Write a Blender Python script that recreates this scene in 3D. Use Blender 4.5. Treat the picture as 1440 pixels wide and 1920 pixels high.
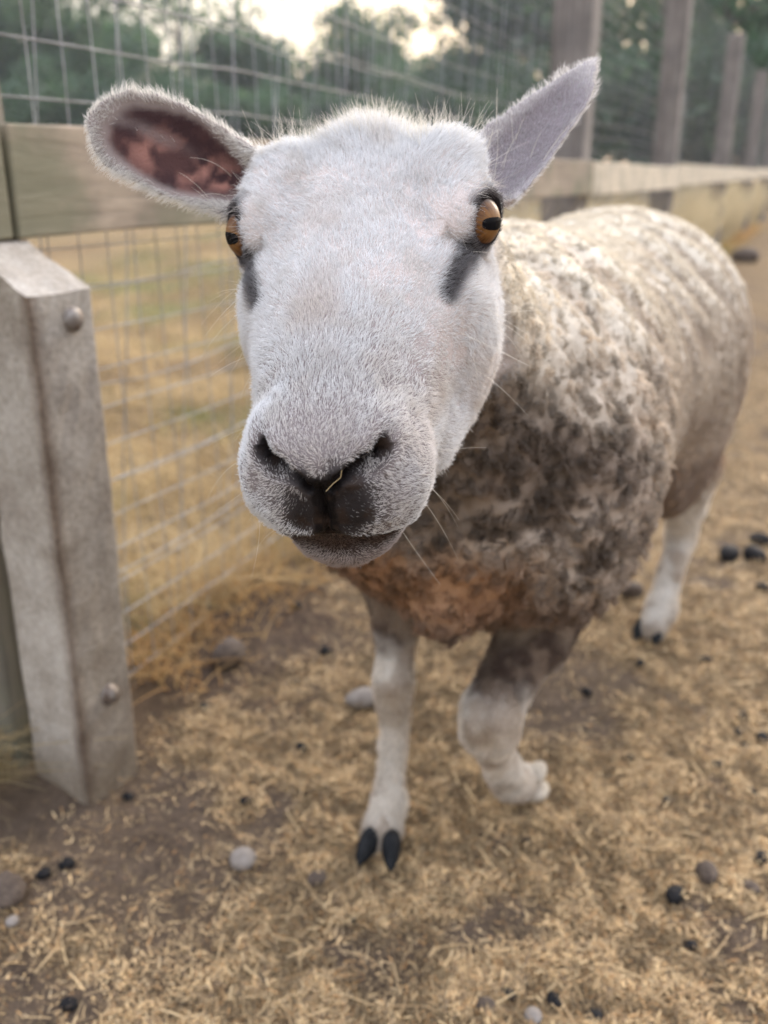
import bpy, bmesh, math, random
import numpy as np
import openvdb

scene = bpy.context.scene
for o in list(bpy.data.objects):
    bpy.data.objects.remove(o)
C = scene.collection

# ------------------------------------------------------------------ camera
CAM_H = 0.72
PITCH = math.radians(20.6)
FPX = 1700.0                      # focal length in pixels of the 1440 x 1920 photograph
cam_data = bpy.data.cameras.new("camera")
cam = bpy.data.objects.new("camera", cam_data)
C.objects.link(cam)
cam.location = (0, 0, CAM_H)
cam.rotation_euler = (math.radians(90) - PITCH, 0, 0)
cam_data.sensor_fit = 'VERTICAL'
cam_data.sensor_height = 36.0
cam_data.lens = 36.0 * FPX / 1920.0
cam_data.clip_start = 0.02
cam_data.clip_end = 2000
cam_data.dof.use_dof = True
cam_data.dof.focus_distance = 0.452
cam_data.dof.aperture_fstop = 6.3
scene.camera = cam
scene.render.resolution_x, scene.render.resolution_y = 768, 1024

# ------------------------------------------------------------------ sky, sun, exposure
SUN_EL, SUN_AZ = math.radians(24), math.radians(28)     # azimuth measured from +Y towards +X
world = bpy.data.worlds.new("World")
scene.world = world
world.use_nodes = True
wn, wl = world.node_tree.nodes, world.node_tree.links
wn.clear()
sky = wn.new("ShaderNodeTexSky")
sky.sky_type = 'NISHITA'
sky.sun_disc = False
sky.sun_elevation = SUN_EL
sky.sun_rotation = SUN_AZ
sky.air_density, sky.dust_density, sky.ozone_density = 1.3, 3.0, 1.0
bg = wn.new("ShaderNodeBackground")
bg.inputs['Strength'].default_value = 0.12
wo = wn.new("ShaderNodeOutputWorld")
# thin evening cloud: greys the blue of the clear sky and breaks it up softly
hsv = wn.new("ShaderNodeHueSaturation")
hsv.inputs['Saturation'].default_value = 0.80
wl.new(sky.outputs[0], hsv.inputs['Color'])
tc = wn.new("ShaderNodeTexCoord")
mpw = wn.new("ShaderNodeMapping")
mpw.inputs['Scale'].default_value = (1.0, 1.0, 3.2)
wl.new(tc.outputs['Generated'], mpw.inputs['Vector'])
cn = wn.new("ShaderNodeTexNoise")
cn.inputs['Scale'].default_value = 3.4
cn.inputs['Detail'].default_value = 5
wl.new(mpw.outputs[0], cn.inputs['Vector'])
cr = wn.new("ShaderNodeValToRGB")
cr.color_ramp.elements[0].position, cr.color_ramp.elements[0].color = 0.35, (0.80, 0.81, 0.84, 1)
cr.color_ramp.elements[1].position, cr.color_ramp.elements[1].color = 0.65, (1.13, 1.06, 0.96, 1)
wl.new(cn.outputs[0], cr.inputs[0])
cm_ = wn.new("ShaderNodeMix")
cm_.data_type, cm_.blend_type = 'RGBA', 'MULTIPLY'
cm_.inputs[0].default_value = 1.0
wl.new(cr.outputs[0], cm_.inputs[7])
# an even veil of high cloud over most of the sky
cv = wn.new("ShaderNodeMix")
cv.data_type, cv.blend_type = 'RGBA', 'MIX'
cv.inputs[0].default_value = 0.75
wl.new(hsv.outputs[0], cv.inputs[6])
cv.inputs[7].default_value = (3.05, 3.22, 3.70, 1)
wl.new(cv.outputs[2], cm_.inputs[6])
# cloud is dimmer towards the horizon and brightest overhead, as under real overcast
sx = wn.new("ShaderNodeSeparateXYZ")
wl.new(tc.outputs['Generated'], sx.inputs[0])
gz = wn.new("ShaderNodeValToRGB")
for k, (p_, c_) in enumerate(((0.0, (0.52, 0.43, 0.32)), (0.16, (0.50, 0.45, 0.38)), (0.40, (0.95, 0.95, 0.95)), (1.0, (1.36, 1.37, 1.40)))):
    el = gz.color_ramp.elements[k] if k < 2 else gz.color_ramp.elements.new(p_)
    el.position, el.color = p_, (*c_, 1)
wl.new(sx.outputs['Z'], gz.inputs[0])
gm_ = wn.new("ShaderNodeMix")
gm_.data_type, gm_.blend_type = 'RGBA', 'MULTIPLY'
gm_.inputs[0].default_value = 1.0
wl.new(cm_.outputs[2], gm_.inputs[6])
wl.new(gz.outputs[0], gm_.inputs[7])
wl.new(gm_.outputs[2], bg.inputs['Color'])
wl.new(bg.outputs[0], wo.inputs['Surface'])
sun_data = bpy.data.lights.new("sun", 'SUN')
sun_data.energy = 0.7
sun_data.angle = math.radians(30)
sun_data.color = (1.0, 0.91, 0.78)
sun = bpy.data.objects.new("sun", sun_data)
C.objects.link(sun)
sun.location = (3, 3, 5)
sun.rotation_euler = (math.radians(90) - SUN_EL, 0, math.pi - SUN_AZ)
vs = scene.view_settings
vs.view_transform = 'Standard'
vs.look = 'None'
vs.gamma = 1.0
vs.use_curve_mapping = False
vs.exposure = 2.7
scene.cycles.max_bounces = 8
scene.cycles.transparent_max_bounces = 12

# ------------------------------------------------------------------ helpers
rng = np.random.default_rng(7)
Rcam = np.array([[1, 0, 0],
                 [0, math.cos(PITCH), -math.sin(PITCH)],
                 [0, math.sin(PITCH), math.cos(PITCH)]])      # rows: right, forward, up (as columns of the ray below)

def ray(u, v):
    r = np.array([(u - 720.0) / FPX, 1.0, (960.0 - v) / FPX])
    return np.array([r[0], r[1] * math.cos(PITCH) + r[2] * math.sin(PITCH), -r[1] * math.sin(PITCH) + r[2] * math.cos(PITCH)])

def at_d(u, v, d):
    """point seen at photo pixel (u, v) at depth d along the viewing axis"""
    return np.array([0, 0, CAM_H]) + ray(u, v) * d

def at_y(u, v, y):
    r = ray(u, v)
    return np.array([0, 0, CAM_H]) + r * (y / r[1])

def at_z(u, v, z=0.0):
    r = ray(u, v)
    return np.array([0, 0, CAM_H]) + r * ((z - CAM_H) / r[2])

def hash3(ix, iy, iz, seed):
    h = (ix.astype(np.int64) * 374761393 + iy.astype(np.int64) * 668265263 + iz.astype(np.int64) * 2147483647 + seed * 974711) & 0xffffffff
    h = ((h ^ (h >> 13)) * 1274126177) & 0xffffffff
    h = ((h ^ (h >> 16)) * 2246822519) & 0xffffffff
    return ((h ^ (h >> 15)) & 0xffffff) / float(0xffffff)

def vnoise(P, freq, seed=0):
    """smooth value noise in 0..1"""
    Q = np.asarray(P) * freq
    I = np.floor(Q)
    F = Q - I
    F = F * F * (3 - 2 * F)
    I = I.astype(np.int64)
    out = 0
    for dx in (0, 1):
        for dy in (0, 1):
            for dz in (0, 1):
                w = (F[:, 0] if dx else 1 - F[:, 0]) * (F[:, 1] if dy else 1 - F[:, 1]) * (F[:, 2] if dz else 1 - F[:, 2])
                out = out + w * hash3(I[:, 0] + dx, I[:, 1] + dy, I[:, 2] + dz, seed)
    return out

def fbm(P, freq, octv=3, seed=0):
    a, s, t = 1.0, 0.0, 0.0
    for k in range(octv):
        s = s + a * vnoise(P, freq * 2 ** k, seed + k * 17)
        t += a
        a *= 0.5
    return s / t

def sstep(a, b, x):
    t = np.clip((x - a) / (b - a), 0, 1)
    return t * t * (3 - 2 * t)

def mix(a, b, t):
    t = np.asarray(t)[..., None]
    return np.asarray(a) * (1 - t) + np.asarray(b) * t

def mesh_np(name, V, F, mat=None, parent=None, smooth=True):
    me = bpy.data.meshes.new(name)
    V = np.asarray(V, np.float32)
    if isinstance(F, np.ndarray):
        n = F.shape[1]
        me.vertices.add(len(V))
        me.vertices.foreach_set("co", V.ravel())
        me.loops.add(F.size)
        me.loops.foreach_set("vertex_index", F.astype(np.int32).ravel())
        me.polygons.add(len(F))
        me.polygons.foreach_set("loop_start", np.arange(0, F.size, n, dtype=np.int32))
        me.update(calc_edges=True)
    else:
        me.from_pydata(V.tolist(), [], F)
    me.polygons.foreach_set("use_smooth", np.full(len(me.polygons), smooth))
    if mat:
        me.materials.append(mat)
    o = bpy.data.objects.new(name, me)
    C.objects.link(o)
    if parent:
        o.parent = parent
    return o

def set_color(me, name, col, domain='POINT'):
    a = me.color_attributes.new(name, 'FLOAT_COLOR', domain)
    c = np.ones((len(col), 4), np.float32)
    c[:, :3] = col
    a.data.foreach_set("color", c.ravel())

def tag(o, label=None, cat=None, group=None, kind=None):
    for k, v in (('label', label), ('category', cat), ('group', group), ('kind', kind)):
        if v:
            o[k] = v
    return o

def empty(name, loc=(0, 0, 0), rz=0.0):
    o = bpy.data.objects.new(name, None)
    C.objects.link(o)
    o.location = loc
    o.rotation_euler = (0, 0, rz)
    o.empty_display_size = 0.1
    return o

def new_mat(name):
    m = bpy.data.materials.new(name)
    m.use_nodes = True
    nt = m.node_tree
    b = nt.nodes.get("Principled BSDF")
    return m, nt, b

def nd(nt, typ, **kw):
    n = nt.nodes.new(typ)
    for k, v in kw.items():
        if k.startswith('i_'):
            n.inputs[k[2:].replace('_', ' ')].default_value = v
        else:
            setattr(n, k, v)
    return n

def ramp(nt, src, stops):
    r = nt.nodes.new("ShaderNodeValToRGB")
    e = r.color_ramp.elements
    while len(e) < len(stops):
        e.new(0.5)
    for k, (p, c) in enumerate(stops):
        e[k].position = p
        e[k].color = (*c, 1)
    nt.links.new(src, r.inputs[0])
    return r.outputs[0]

def noise(nt, scale, detail=4, coord=None, rough=0.55, dist=0.0):
    n = nt.nodes.new("ShaderNodeTexNoise")
    n.inputs['Scale'].default_value = scale
    n.inputs['Detail'].default_value = detail
    n.inputs['Roughness'].default_value = rough
    n.inputs['Distortion'].default_value = dist
    if coord is not None:
        nt.links.new(coord, n.inputs['Vector'])
    return n.outputs[0]

def obj_coord(nt):
    return nt.nodes.new("ShaderNodeTexCoord").outputs['Object']

def bump(nt, b, h, strength=0.4, dist=0.01):
    n = nt.nodes.new("ShaderNodeBump")
    n.inputs['Strength'].default_value = strength
    n.inputs['Distance'].default_value = dist
    nt.links.new(h, n.inputs['Height'])
    nt.links.new(n.outputs[0], b.inputs['Normal'])

def mixrgb(nt, a, b, fac, mode='MIX'):
    n = nt.nodes.new("ShaderNodeMix")
    n.data_type = 'RGBA'
    n.blend_type = mode
    for sock, val in ((6, a), (7, b), (0, fac)):
        if isinstance(val, bpy.types.NodeSocket):
            nt.links.new(val, n.inputs[sock])
        elif sock == 0:
            n.inputs[0].default_value = val
        else:
            n.inputs[sock].default_value = (*val, 1)
    return n.outputs[2]

# ================================================================== the sheep
HY, HP, HR = math.radians(-6.6), math.radians(-26), math.radians(3.9)
HO = np.array([-0.0130, 0.5350, 0.6895])          # point between the eyes

def head_frame():
    fwd = np.array([math.sin(HY) * math.cos(HP), -math.cos(HY) * math.cos(HP), math.sin(HP)])
    l0 = np.cross([0, 0, 1.0], fwd)
    l0 /= np.linalg.norm(l0)
    u0 = np.cross(fwd, l0)
    l = l0 * math.cos(HR) + u0 * math.sin(HR)
    u = -l0 * math.sin(HR) + u0 * math.cos(HR)
    return np.stack([l, fwd, u])

HM = head_frame()

def h2w(p):
    """head coordinates (cm: sheep's left, towards the muzzle, up) to world metres"""
    return np.asarray(p, float) * 0.01 @ HM + HO

def w2h(P):
    return (np.asarray(P, float) - HO) @ HM.T * 100.0

VOX = 0.0026
GLO = np.array([-0.25, 0.33, -0.02])
GHI = np.array([0.66, 1.66, 0.86])
# the grid is laid along the sheep: g = distance towards the rump, s = sideways (sheep's left), z up
AX = np.array([0.47, 0.883]); AX /= np.linalg.norm(AX)
PL = np.array([AX[1], -AX[0]])                       # sheep's left = right in the picture
BO = np.array([0.085, 0.85])                         # ground point between the fore feet

def w2b(P):
    P = np.asarray(P, float)
    q = P[..., :2] - BO
    return np.stack([q @ AX, q @ PL, P[..., 2]], -1)

def b2w(Q):
    Q = np.asarray(Q, float)
    xy = BO + Q[..., :1] * AX + Q[..., 1:2] * PL
    return np.concatenate([xy, Q[..., 2:3]], -1)

class Field:
    def __init__(s, lo, hi, vox):
        s.lo, s.vox = np.array(lo, float), vox
        s.n = np.ceil((np.array(hi) - lo) / vox).astype(int) + 1
        s.D = np.full(s.n, 0.06, np.float32)

    def box(s, lo, hi):
        a = np.clip(np.floor((np.array(lo) - s.lo) / s.vox).astype(int), 0, s.n)
        b = np.clip(np.ceil((np.array(hi) - s.lo) / s.vox).astype(int) + 1, 0, s.n)
        ax = [np.float32(s.lo[i] + np.arange(a[i], b[i]) * s.vox) for i in range(3)]
        return tuple(slice(a[i], b[i]) for i in range(3)), ax

    def add(s, lo, hi, fn, k=0.02, sub=False):
        """fn takes body-frame coordinates broadcastable (g,s,z)"""
        pad = k + 0.012
        sl, ax = s.box(np.array(lo) - pad, np.array(hi) + pad)
        if any(len(a) == 0 for a in ax):
            return
        g, t, z = np.meshgrid(*ax, indexing='ij')
        d = fn(g, t, z).astype(np.float32)
        D = s.D[sl]
        if sub:
            h = np.maximum(k - np.abs(D + d), 0) / k
            s.D[sl] = np.maximum(D, -d) + h * h * k * 0.25
        else:
            h = np.maximum(k - np.abs(D - d), 0) / k
            s.D[sl] = np.minimum(D, d) - h * h * k * 0.25

def sd_ell(p, r):
    r = np.asarray(r, np.float32)
    q = [p[i] / r[i] for i in range(3)]
    k0 = np.sqrt(q[0] ** 2 + q[1] ** 2 + q[2] ** 2)
    k1 = np.sqrt((q[0] / r[0]) ** 2 + (q[1] / r[1]) ** 2 + (q[2] / r[2]) ** 2) + 1e-9
    return k0 * (k0 - 1) / k1

def ell(F, c, r, k=0.03, tilt=0.0, yaw=0.0):
    """ellipsoid in body frame, c in body coordinates, tilt about the sideways axis"""
    c = np.asarray(c, float)
    R = max(r)
    ct, st, cy, sy = math.cos(tilt), math.sin(tilt), math.cos(yaw), math.sin(yaw)
    def fn(g, t, z):
        a, b, e = g - c[0], t - c[1], z - c[2]
        a, b = a * cy + b * sy, -a * sy + b * cy
        a, e = a * ct + e * st, -a * st + e * ct
        return sd_ell((a, b, e), r)
    F.add(c - R, c + R, fn, k)

def chain(F, pts, rad, k=0.015, sub=False):
    """round cones through body-frame points"""
    pts = np.asarray(pts, float)
    for i in range(len(pts) - 1):
        a, b, ra, rb = pts[i], pts[i + 1], rad[i], rad[i + 1]
        R = max(ra, rb)
        d = b - a
        L2 = float(d @ d) + 1e-12
        def fn(g, t, z, a=a, d=d, L2=L2, ra=ra, rb=rb):
            h = np.clip(((g - a[0]) * d[0] + (t - a[1]) * d[1] + (z - a[2]) * d[2]) / L2, 0, 1)
            return np.sqrt((g - a[0] - h * d[0]) ** 2 + (t - a[1] - h * d[1]) ** 2 + (z - a[2] - h * d[2]) ** 2) - (ra + (rb - ra) * h)
        F.add(np.minimum(a, b) - R, np.maximum(a, b) + R, fn, k if i == 0 or sub else 0.012, sub)

# rotation from body frame (relative) to head coordinates
BM = np.stack([np.append(AX, 0), np.append(PL, 0), [0, 0, 1.0]])          # rows: body axes in world
B2H = BM @ HM.T * 100.0
HOb = w2b(HO)

def hfield(F, c, R, fn, k, sub=False):
    """primitive in head centimetres; c, R give its bounding sphere (cm), fn(x, y, z) returns cm"""
    cb = w2b(h2w(c))
    def g(a, b, e):
        a, b, e = a - HOb[0], b - HOb[1], e - HOb[2]
        x = a * B2H[0, 0] + b * B2H[1, 0] + e * B2H[2, 0]
        y = a * B2H[0, 1] + b * B2H[1, 1] + e * B2H[2, 1]
        z = a * B2H[0, 2] + b * B2H[1, 2] + e * B2H[2, 2]
        return fn(x, y, z) * 0.01
    F.add(cb - R * 0.01, cb + R * 0.01, g, k * 0.01, sub)

def hell(F, c, r, k=1.2, mirror=True, tilt=0.0, yaw=0.0, sub=False):
    """ellipsoid in head cm; tilt turns the long y axis up (+) or down, yaw turns it outwards"""
    ct, st, cy, sy = math.cos(tilt), math.sin(tilt), math.cos(yaw), math.sin(yaw)
    for sgn in ((1, -1) if mirror and c[0] else (1,)):
        def fn(x, y, z):
            x, y, z = x * sgn - c[0], y - c[1], z - c[2]
            x, y = x * cy - y * sy, x * sy + y * cy
            y, z = y * ct + z * st, -y * st + z * ct
            return sd_ell((x, y, z), r)
        hfield(F, (c[0] * sgn, c[1], c[2]), max(r), fn, k, sub)

EYE_C = np.array([6.25, 0.0, 0.1])      # eyeball centre (head cm), mirrored in x
EYE_R = 1.55
EYE_DIR = np.array([0.82, 0.50, 0.22]); EYE_DIR /= np.linalg.norm(EYE_DIR)

NOSTRIL = np.array([[0.5, 17.9, -2.75], [0.85, 17.8, -2.3], [1.5, 17.5, -2.1], [2.25, 16.9, -1.92], [2.75, 16.2, -1.62]])

def build_field():
    F = Field((-0.60, -0.30, -0.01), (0.80, 0.27, 0.86), VOX)
    # ---- trunk
    ell(F, (0.28, 0.0, 0.497), (0.40, 0.168, 0.158), 0.03)
    ell(F, (0.47, 0.01, 0.500), (0.215, 0.175, 0.170), 0.05)
    ell(F, (0.52, 0.01, 0.45), (0.165, 0.145, 0.155), 0.05)
    ell(F, (0.05, 0.0, 0.490), (0.20, 0.162, 0.165), 0.06)
    ell(F, (-0.05, 0.012, 0.462), (0.125, 0.112, 0.115), 0.07)
    ell(F, (0.0, 0.012, 0.398), (0.12, 0.095, 0.070), 0.05)
    # shoulders, upper arms and thighs
    for s in (1, -1):
        ell(F, (0.015, 0.106 * s, 0.435), (0.11, 0.058, 0.115), 0.05, tilt=0.25)
        ell(F, (0.50, 0.108 * s, 0.39), (0.115, 0.058, 0.135), 0.05, tilt=-0.2)
    ell(F, w2b(at_d(838, 1128, 0.80)), (0.028, 0.020, 0.024), 0.025)          # ragged tuft of wool between the forelegs
    # neck
    nb = w2b(h2w((0, -6.0, -4.5)))
    nm = np.array([-0.085, 0.0, 0.545])
    chain(F, [(0.06, 0.0, 0.53), nm, nb], [0.125, 0.105, 0.066], 0.06)
    # ---- legs (world points from the photograph)
    def leg(pts, rad):
        chain(F, [w2b(np.array(p)) for p in pts], rad, 0.035)
    leg(FORE_R, FORE_R_RAD)
    leg(FORE_L, FORE_L_RAD)
    leg(HIND_L, HIND_L_RAD)
    leg(HIND_R, HIND_R_RAD)
    # ---- head
    def loft(ys, zt, zb, ws, n, k, y0, y1):
        def fn(x, y, z):
            a = np.interp(y, ys, zt)
            b = np.interp(y, ys, zb)
            w = np.interp(y, ys, ws)
            h = (a - b) / 2
            w = w * (0.70 + 0.30 * sstep(-0.2, -3.2, z - a))
            f = ((np.abs(x) / w) ** n + (np.abs(z - (a + b) / 2) / h) ** n) ** (1 / n) - 1
            f = f * np.minimum(w, h) * 0.9
            e = np.maximum(y0 - y, y - y1)
            return np.maximum(f, e)
        hfield(F, (0, (y0 + y1) / 2, -3), 13, fn, k)
    ys = np.array([-4, 0, 3, 6, 9, 12, 15, 17.0])
    loft(ys, np.array([2.6, 2.5, 2.2, 1.7, 1.1, 0.4, -0.6, -1.6]),
         np.array([-11.5, -12.3, -12.2, -11.2, -10.2, -9.2, -8.6, -8.4]),
         np.array([6.6, 6.65, 6.2, 5.55, 4.85, 4.3, 4.05, 3.5]), 2.8, 1.0, -4.5, 16.2)
    hell(F, (0, -3.6, -1.2), (6.0, 5.6, 4.0), 1.5)
    hell(F, (0, -5.6, 1.75), (2.2, 2.6, 1.7), 1.2)                      # poll
    hell(F, (4.7, -3.4, 1.45), (2.1, 2.6, 1.75), 1.1)                   # brow bumps
    hell(F, (5.05, 1.2, -3.4), (2.0, 4.2, 3.8), 1.6, tilt=-0.2)         # cheek bone
    hell(F, (5.6, -0.5, 0.3), (2.3, 2.5, 1.9), 1.2)                    # orbit
    hell(F, (4.65, 0.3, -7.2), (2.65, 5.4, 4.4), 2.0, tilt=-0.1)         # cheek
    hell(F, (3.4, 4.6, -9.6), (2.0, 5.5, 2.6), 1.6, tilt=0.2)          # jaw
    # muzzle
    hell(F, (-0.1, 14.6, -4.4), (4.15, 3.3, 3.2), 1.4)
    hell(F, (2.05, 15.5, -4.3), (2.1, 2.2, 2.0), 1.1)
    hell(F, (1.5, 16.3, -4.6), (1.9, 1.9, 1.75), 0.7)
    hell(F, (0, 16.3, -2.3), (2.3, 1.6, 1.2), 0.9)                     # nose tip
    hell(F, (2.6, 15.0, -1.9), (0.95, 1.8, 0.75), 1.0)                   # nostril wing
    hell(F, (-0.1, 14.8, -7.85), (2.85, 2.6, 2.3), 0.5)                     # lower lip and chin
    # ---- ears
    for E in EARS:
        ear(F, *E)
    return F

def ear(F, base, tip, nrm, prof, cup, th, bend):
    """thin cupped leaf from base to tip (world), opening along nrm"""
    base, tip, nrm = np.asarray(base), np.asarray(tip), np.asarray(nrm, float)
    L = np.linalg.norm(tip - base)
    e = (tip - base) / L
    n = nrm - e * (nrm @ e)
    n /= np.linalg.norm(n)
    w = np.cross(n, e)
    bb = w2b(base)
    eb, nb_, wb = BM @ e, BM @ n, BM @ w
    ts = np.array([p[0] for p in prof]) * L
    up = np.array([p[1] for p in prof])
    dn = np.array([p[2] for p in prof])
    def fn(g, t, z):
        a, b, c = g - bb[0], t - bb[1], z - bb[2]
        te = a * eb[0] + b * eb[1] + c * eb[2]
        tn = a * nb_[0] + b * nb_[1] + c * nb_[2]
        tw = a * wb[0] + b * wb[1] + c * wb[2]
        wu, wd = np.interp(te, ts, up), np.interp(te, ts, dn)
        mid, half = (wu - wd) / 2, np.maximum((wu + wd) / 2, 0.0015)
        q = (tw - mid) / half
        depth = cup * np.clip(1.15 - te / L, 0.25, 1)
        n0 = -depth * (1 - np.clip(q * q, 0, 1.6)) + bend * np.sin(np.clip(te / L, 0, 1) * math.pi)
        thk = th * (1 + 1.0 * np.clip(0.25 - te / L, 0, 1) * 4)
        f1 = np.abs(tn - n0) - thk * np.clip(1.25 - 0.6 * q * q, 0.4, 2)
        f2 = (np.abs(q) - 1) * half * 0.8
        f3 = np.maximum(te - L, -te - 0.012)
        m = np.maximum(np.maximum(f1, f2), f3)
        return m
    c = w2b((base + tip) / 2)
    F.add(c - L * 0.62, c + L * 0.62, fn, 0.006)

# legs: world points and radii from the shoulder or hip down to the pastern
FORE_R = [at_y(745, 1090, 0.90), at_y(742, 1180, 0.885), at_y(738, 1275, 0.868), at_y(738, 1310, 0.868), at_y(739, 1400, 0.868), at_y(730, 1500, 0.862), at_y(718, 1555, 0.846), at_y(713, 1583, 0.836)]
FORE_R_RAD = [0.042, 0.0220, 0.0195, 0.0185, 0.0128, 0.0180, 0.0205, 0.0185]
FORE_L = [at_y(1035, 1090, 0.88), at_y(1000, 1190, 0.84), at_y(950, 1272, 0.800), at_y(921, 1335, 0.775), at_y(919, 1368, 0.782), at_y(929, 1408, 0.825), at_y(943, 1442, 0.868), at_y(960, 1466, 0.895), at_y(984, 1463, 0.915)]
FORE_L_RAD = [0.056, 0.038, 0.0265, 0.0275, 0.0270, 0.0170, 0.0185, 0.0215, 0.0200]
HIND_L = [at_y(1296, 870, 1.40), at_y(1285, 950, 1.43), at_y(1276, 1010, 1.445), at_y(1256, 1075, 1.40), at_y(1240, 1140, 1.365), at_y(1222, 1180, 1.33)]
HIND_L_RAD = [0.050, 0.031, 0.0235, 0.0190, 0.0235, 0.022]
HIND_R = [(0.235, 1.56, 0.33), (0.235, 1.58, 0.25), (0.23, 1.585, 0.20), (0.228, 1.55, 0.12), (0.225, 1.53, 0.06), (0.22, 1.505, 0.035)]
HIND_R_RAD = [0.055, 0.034, 0.0250, 0.0190, 0.0235, 0.022]
EARS = [
    # base, tip, opening direction, (t, half width up, half width down), cup, thickness, bend
    (at_d(448, 355, 0.555), at_d(156, 222, 0.545), (0.30, -1.0, -0.15),
     [(-0.05, 0.018, 0.026), (0.0, 0.019, 0.027), (0.2, 0.022, 0.031), (0.45, 0.0255, 0.034), (0.65, 0.025, 0.033), (0.82, 0.0225, 0.028), (0.93, 0.015, 0.019), (1.0, 0.003, 0.003)], 0.012, 0.0023, 0.0),
    (at_d(922, 318, 0.545), at_d(1126, 96, 0.585), (-0.35, -0.9, 0.1),
     [(-0.05, 0.023, 0.024), (0.0, 0.024, 0.025), (0.2, 0.024, 0.026), (0.45, 0.0175, 0.0230), (0.65, 0.0120, 0.0200), (0.80, 0.0085, 0.0140), (0.92, 0.0045, 0.0070), (1.0, 0.0006, 0.0006)], 0.016, 0.0021, 0.004),
]

def sheep_mesh():
    F = build_field()
    grid = openvdb.FloatGrid(0.06)
    grid.copyFromArray(F.D)
    V, Q = grid.convertToQuads(0.0)
    V = V.astype(np.float64) * VOX + F.lo
    return b2w(V), Q[:, ::-1].astype(np.int32)

def edges_of(me):
    e = np.empty(len(me.edges) * 2, np.int32)
    me.edges.foreach_get("vertices", e)
    return e.reshape(-1, 2)

def coords(me):
    v = np.empty(len(me.vertices) * 3, np.float32)
    me.vertices.foreach_get("co", v)
    return v.reshape(-1, 3).astype(np.float64)

def normals(me):
    v = np.empty(len(me.vertices) * 3, np.float32)
    me.vertex_normals.foreach_get("vector", v)
    return v.reshape(-1, 3).astype(np.float64)

def relax(V, E, it, w=None, lam=0.5):
    n = len(V)
    deg = np.bincount(E.ravel(), minlength=n).astype(float)
    for _ in range(it):
        S = np.empty_like(V)
        for k in range(3):
            S[:, k] = np.bincount(E[:, 0], V[E[:, 1], k], n) + np.bincount(E[:, 1], V[E[:, 0], k], n)
        D = S / np.maximum(deg, 1)[:, None] - V
        V = V + D * (lam if w is None else lam * w[:, None])
    return V

def seg_dist(P, pts):
    """distance to a polyline and the arc parameter 0..1"""
    best = np.full(len(P), 1e9)
    par = np.zeros(len(P))
    m = len(pts) - 1
    for i in range(m):
        a, d = pts[i], pts[i + 1] - pts[i]
        h = np.clip(((P - a) @ d) / (d @ d), 0, 1)
        r = np.linalg.norm(P - a - h[:, None] * d, axis=1)
        t = r < best
        best = np.where(t, r, best)
        par = np.where(t, (i + h) / m, par)
    return best, par

def refine(me, mask):
    """subdivide every edge whose two ends are inside the mask"""
    E = edges_of(me)
    idx = np.where(mask[E[:, 0]] & mask[E[:, 1]])[0]
    bm = bmesh.new()
    bm.from_mesh(me)
    bm.edges.ensure_lookup_table()
    ed = bm.edges
    bmesh.ops.subdivide_edges(bm, edges=[ed[i] for i in idx.tolist()], cuts=1, use_grid_fill=True)
    bm.to_mesh(me)
    bm.free()

def ear_coords(P, E):
    base, tip, nrm, prof = np.asarray(E[0]), np.asarray(E[1]), np.asarray(E[2], float), E[3]
    L = np.linalg.norm(tip - base)
    e = (tip - base) / L
    n = nrm - e * (nrm @ e)
    n /= np.linalg.norm(n)
    w = np.cross(n, e)
    d = P - base
    te, tn, tw = d @ e, d @ n, d @ w
    ts = np.array([p[0] for p in prof]) * L
    wu, wd = np.interp(te, ts, [p[1] for p in prof]), np.interp(te, ts, [p[2] for p in prof])
    q = (tw - (wu - wd) / 2) / np.maximum((wu + wd) / 2, 0.0015)
    return te / L, q, tn, (e, n, w)

def eye_axes(s):
    a = EYE_DIR * np.array([s, 1, 1])
    l = np.array([0.0, -0.90, 0.42])
    l = l - a * (l @ a)
    l /= np.linalg.norm(l)
    return a, l, np.cross(a, l) * s

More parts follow.
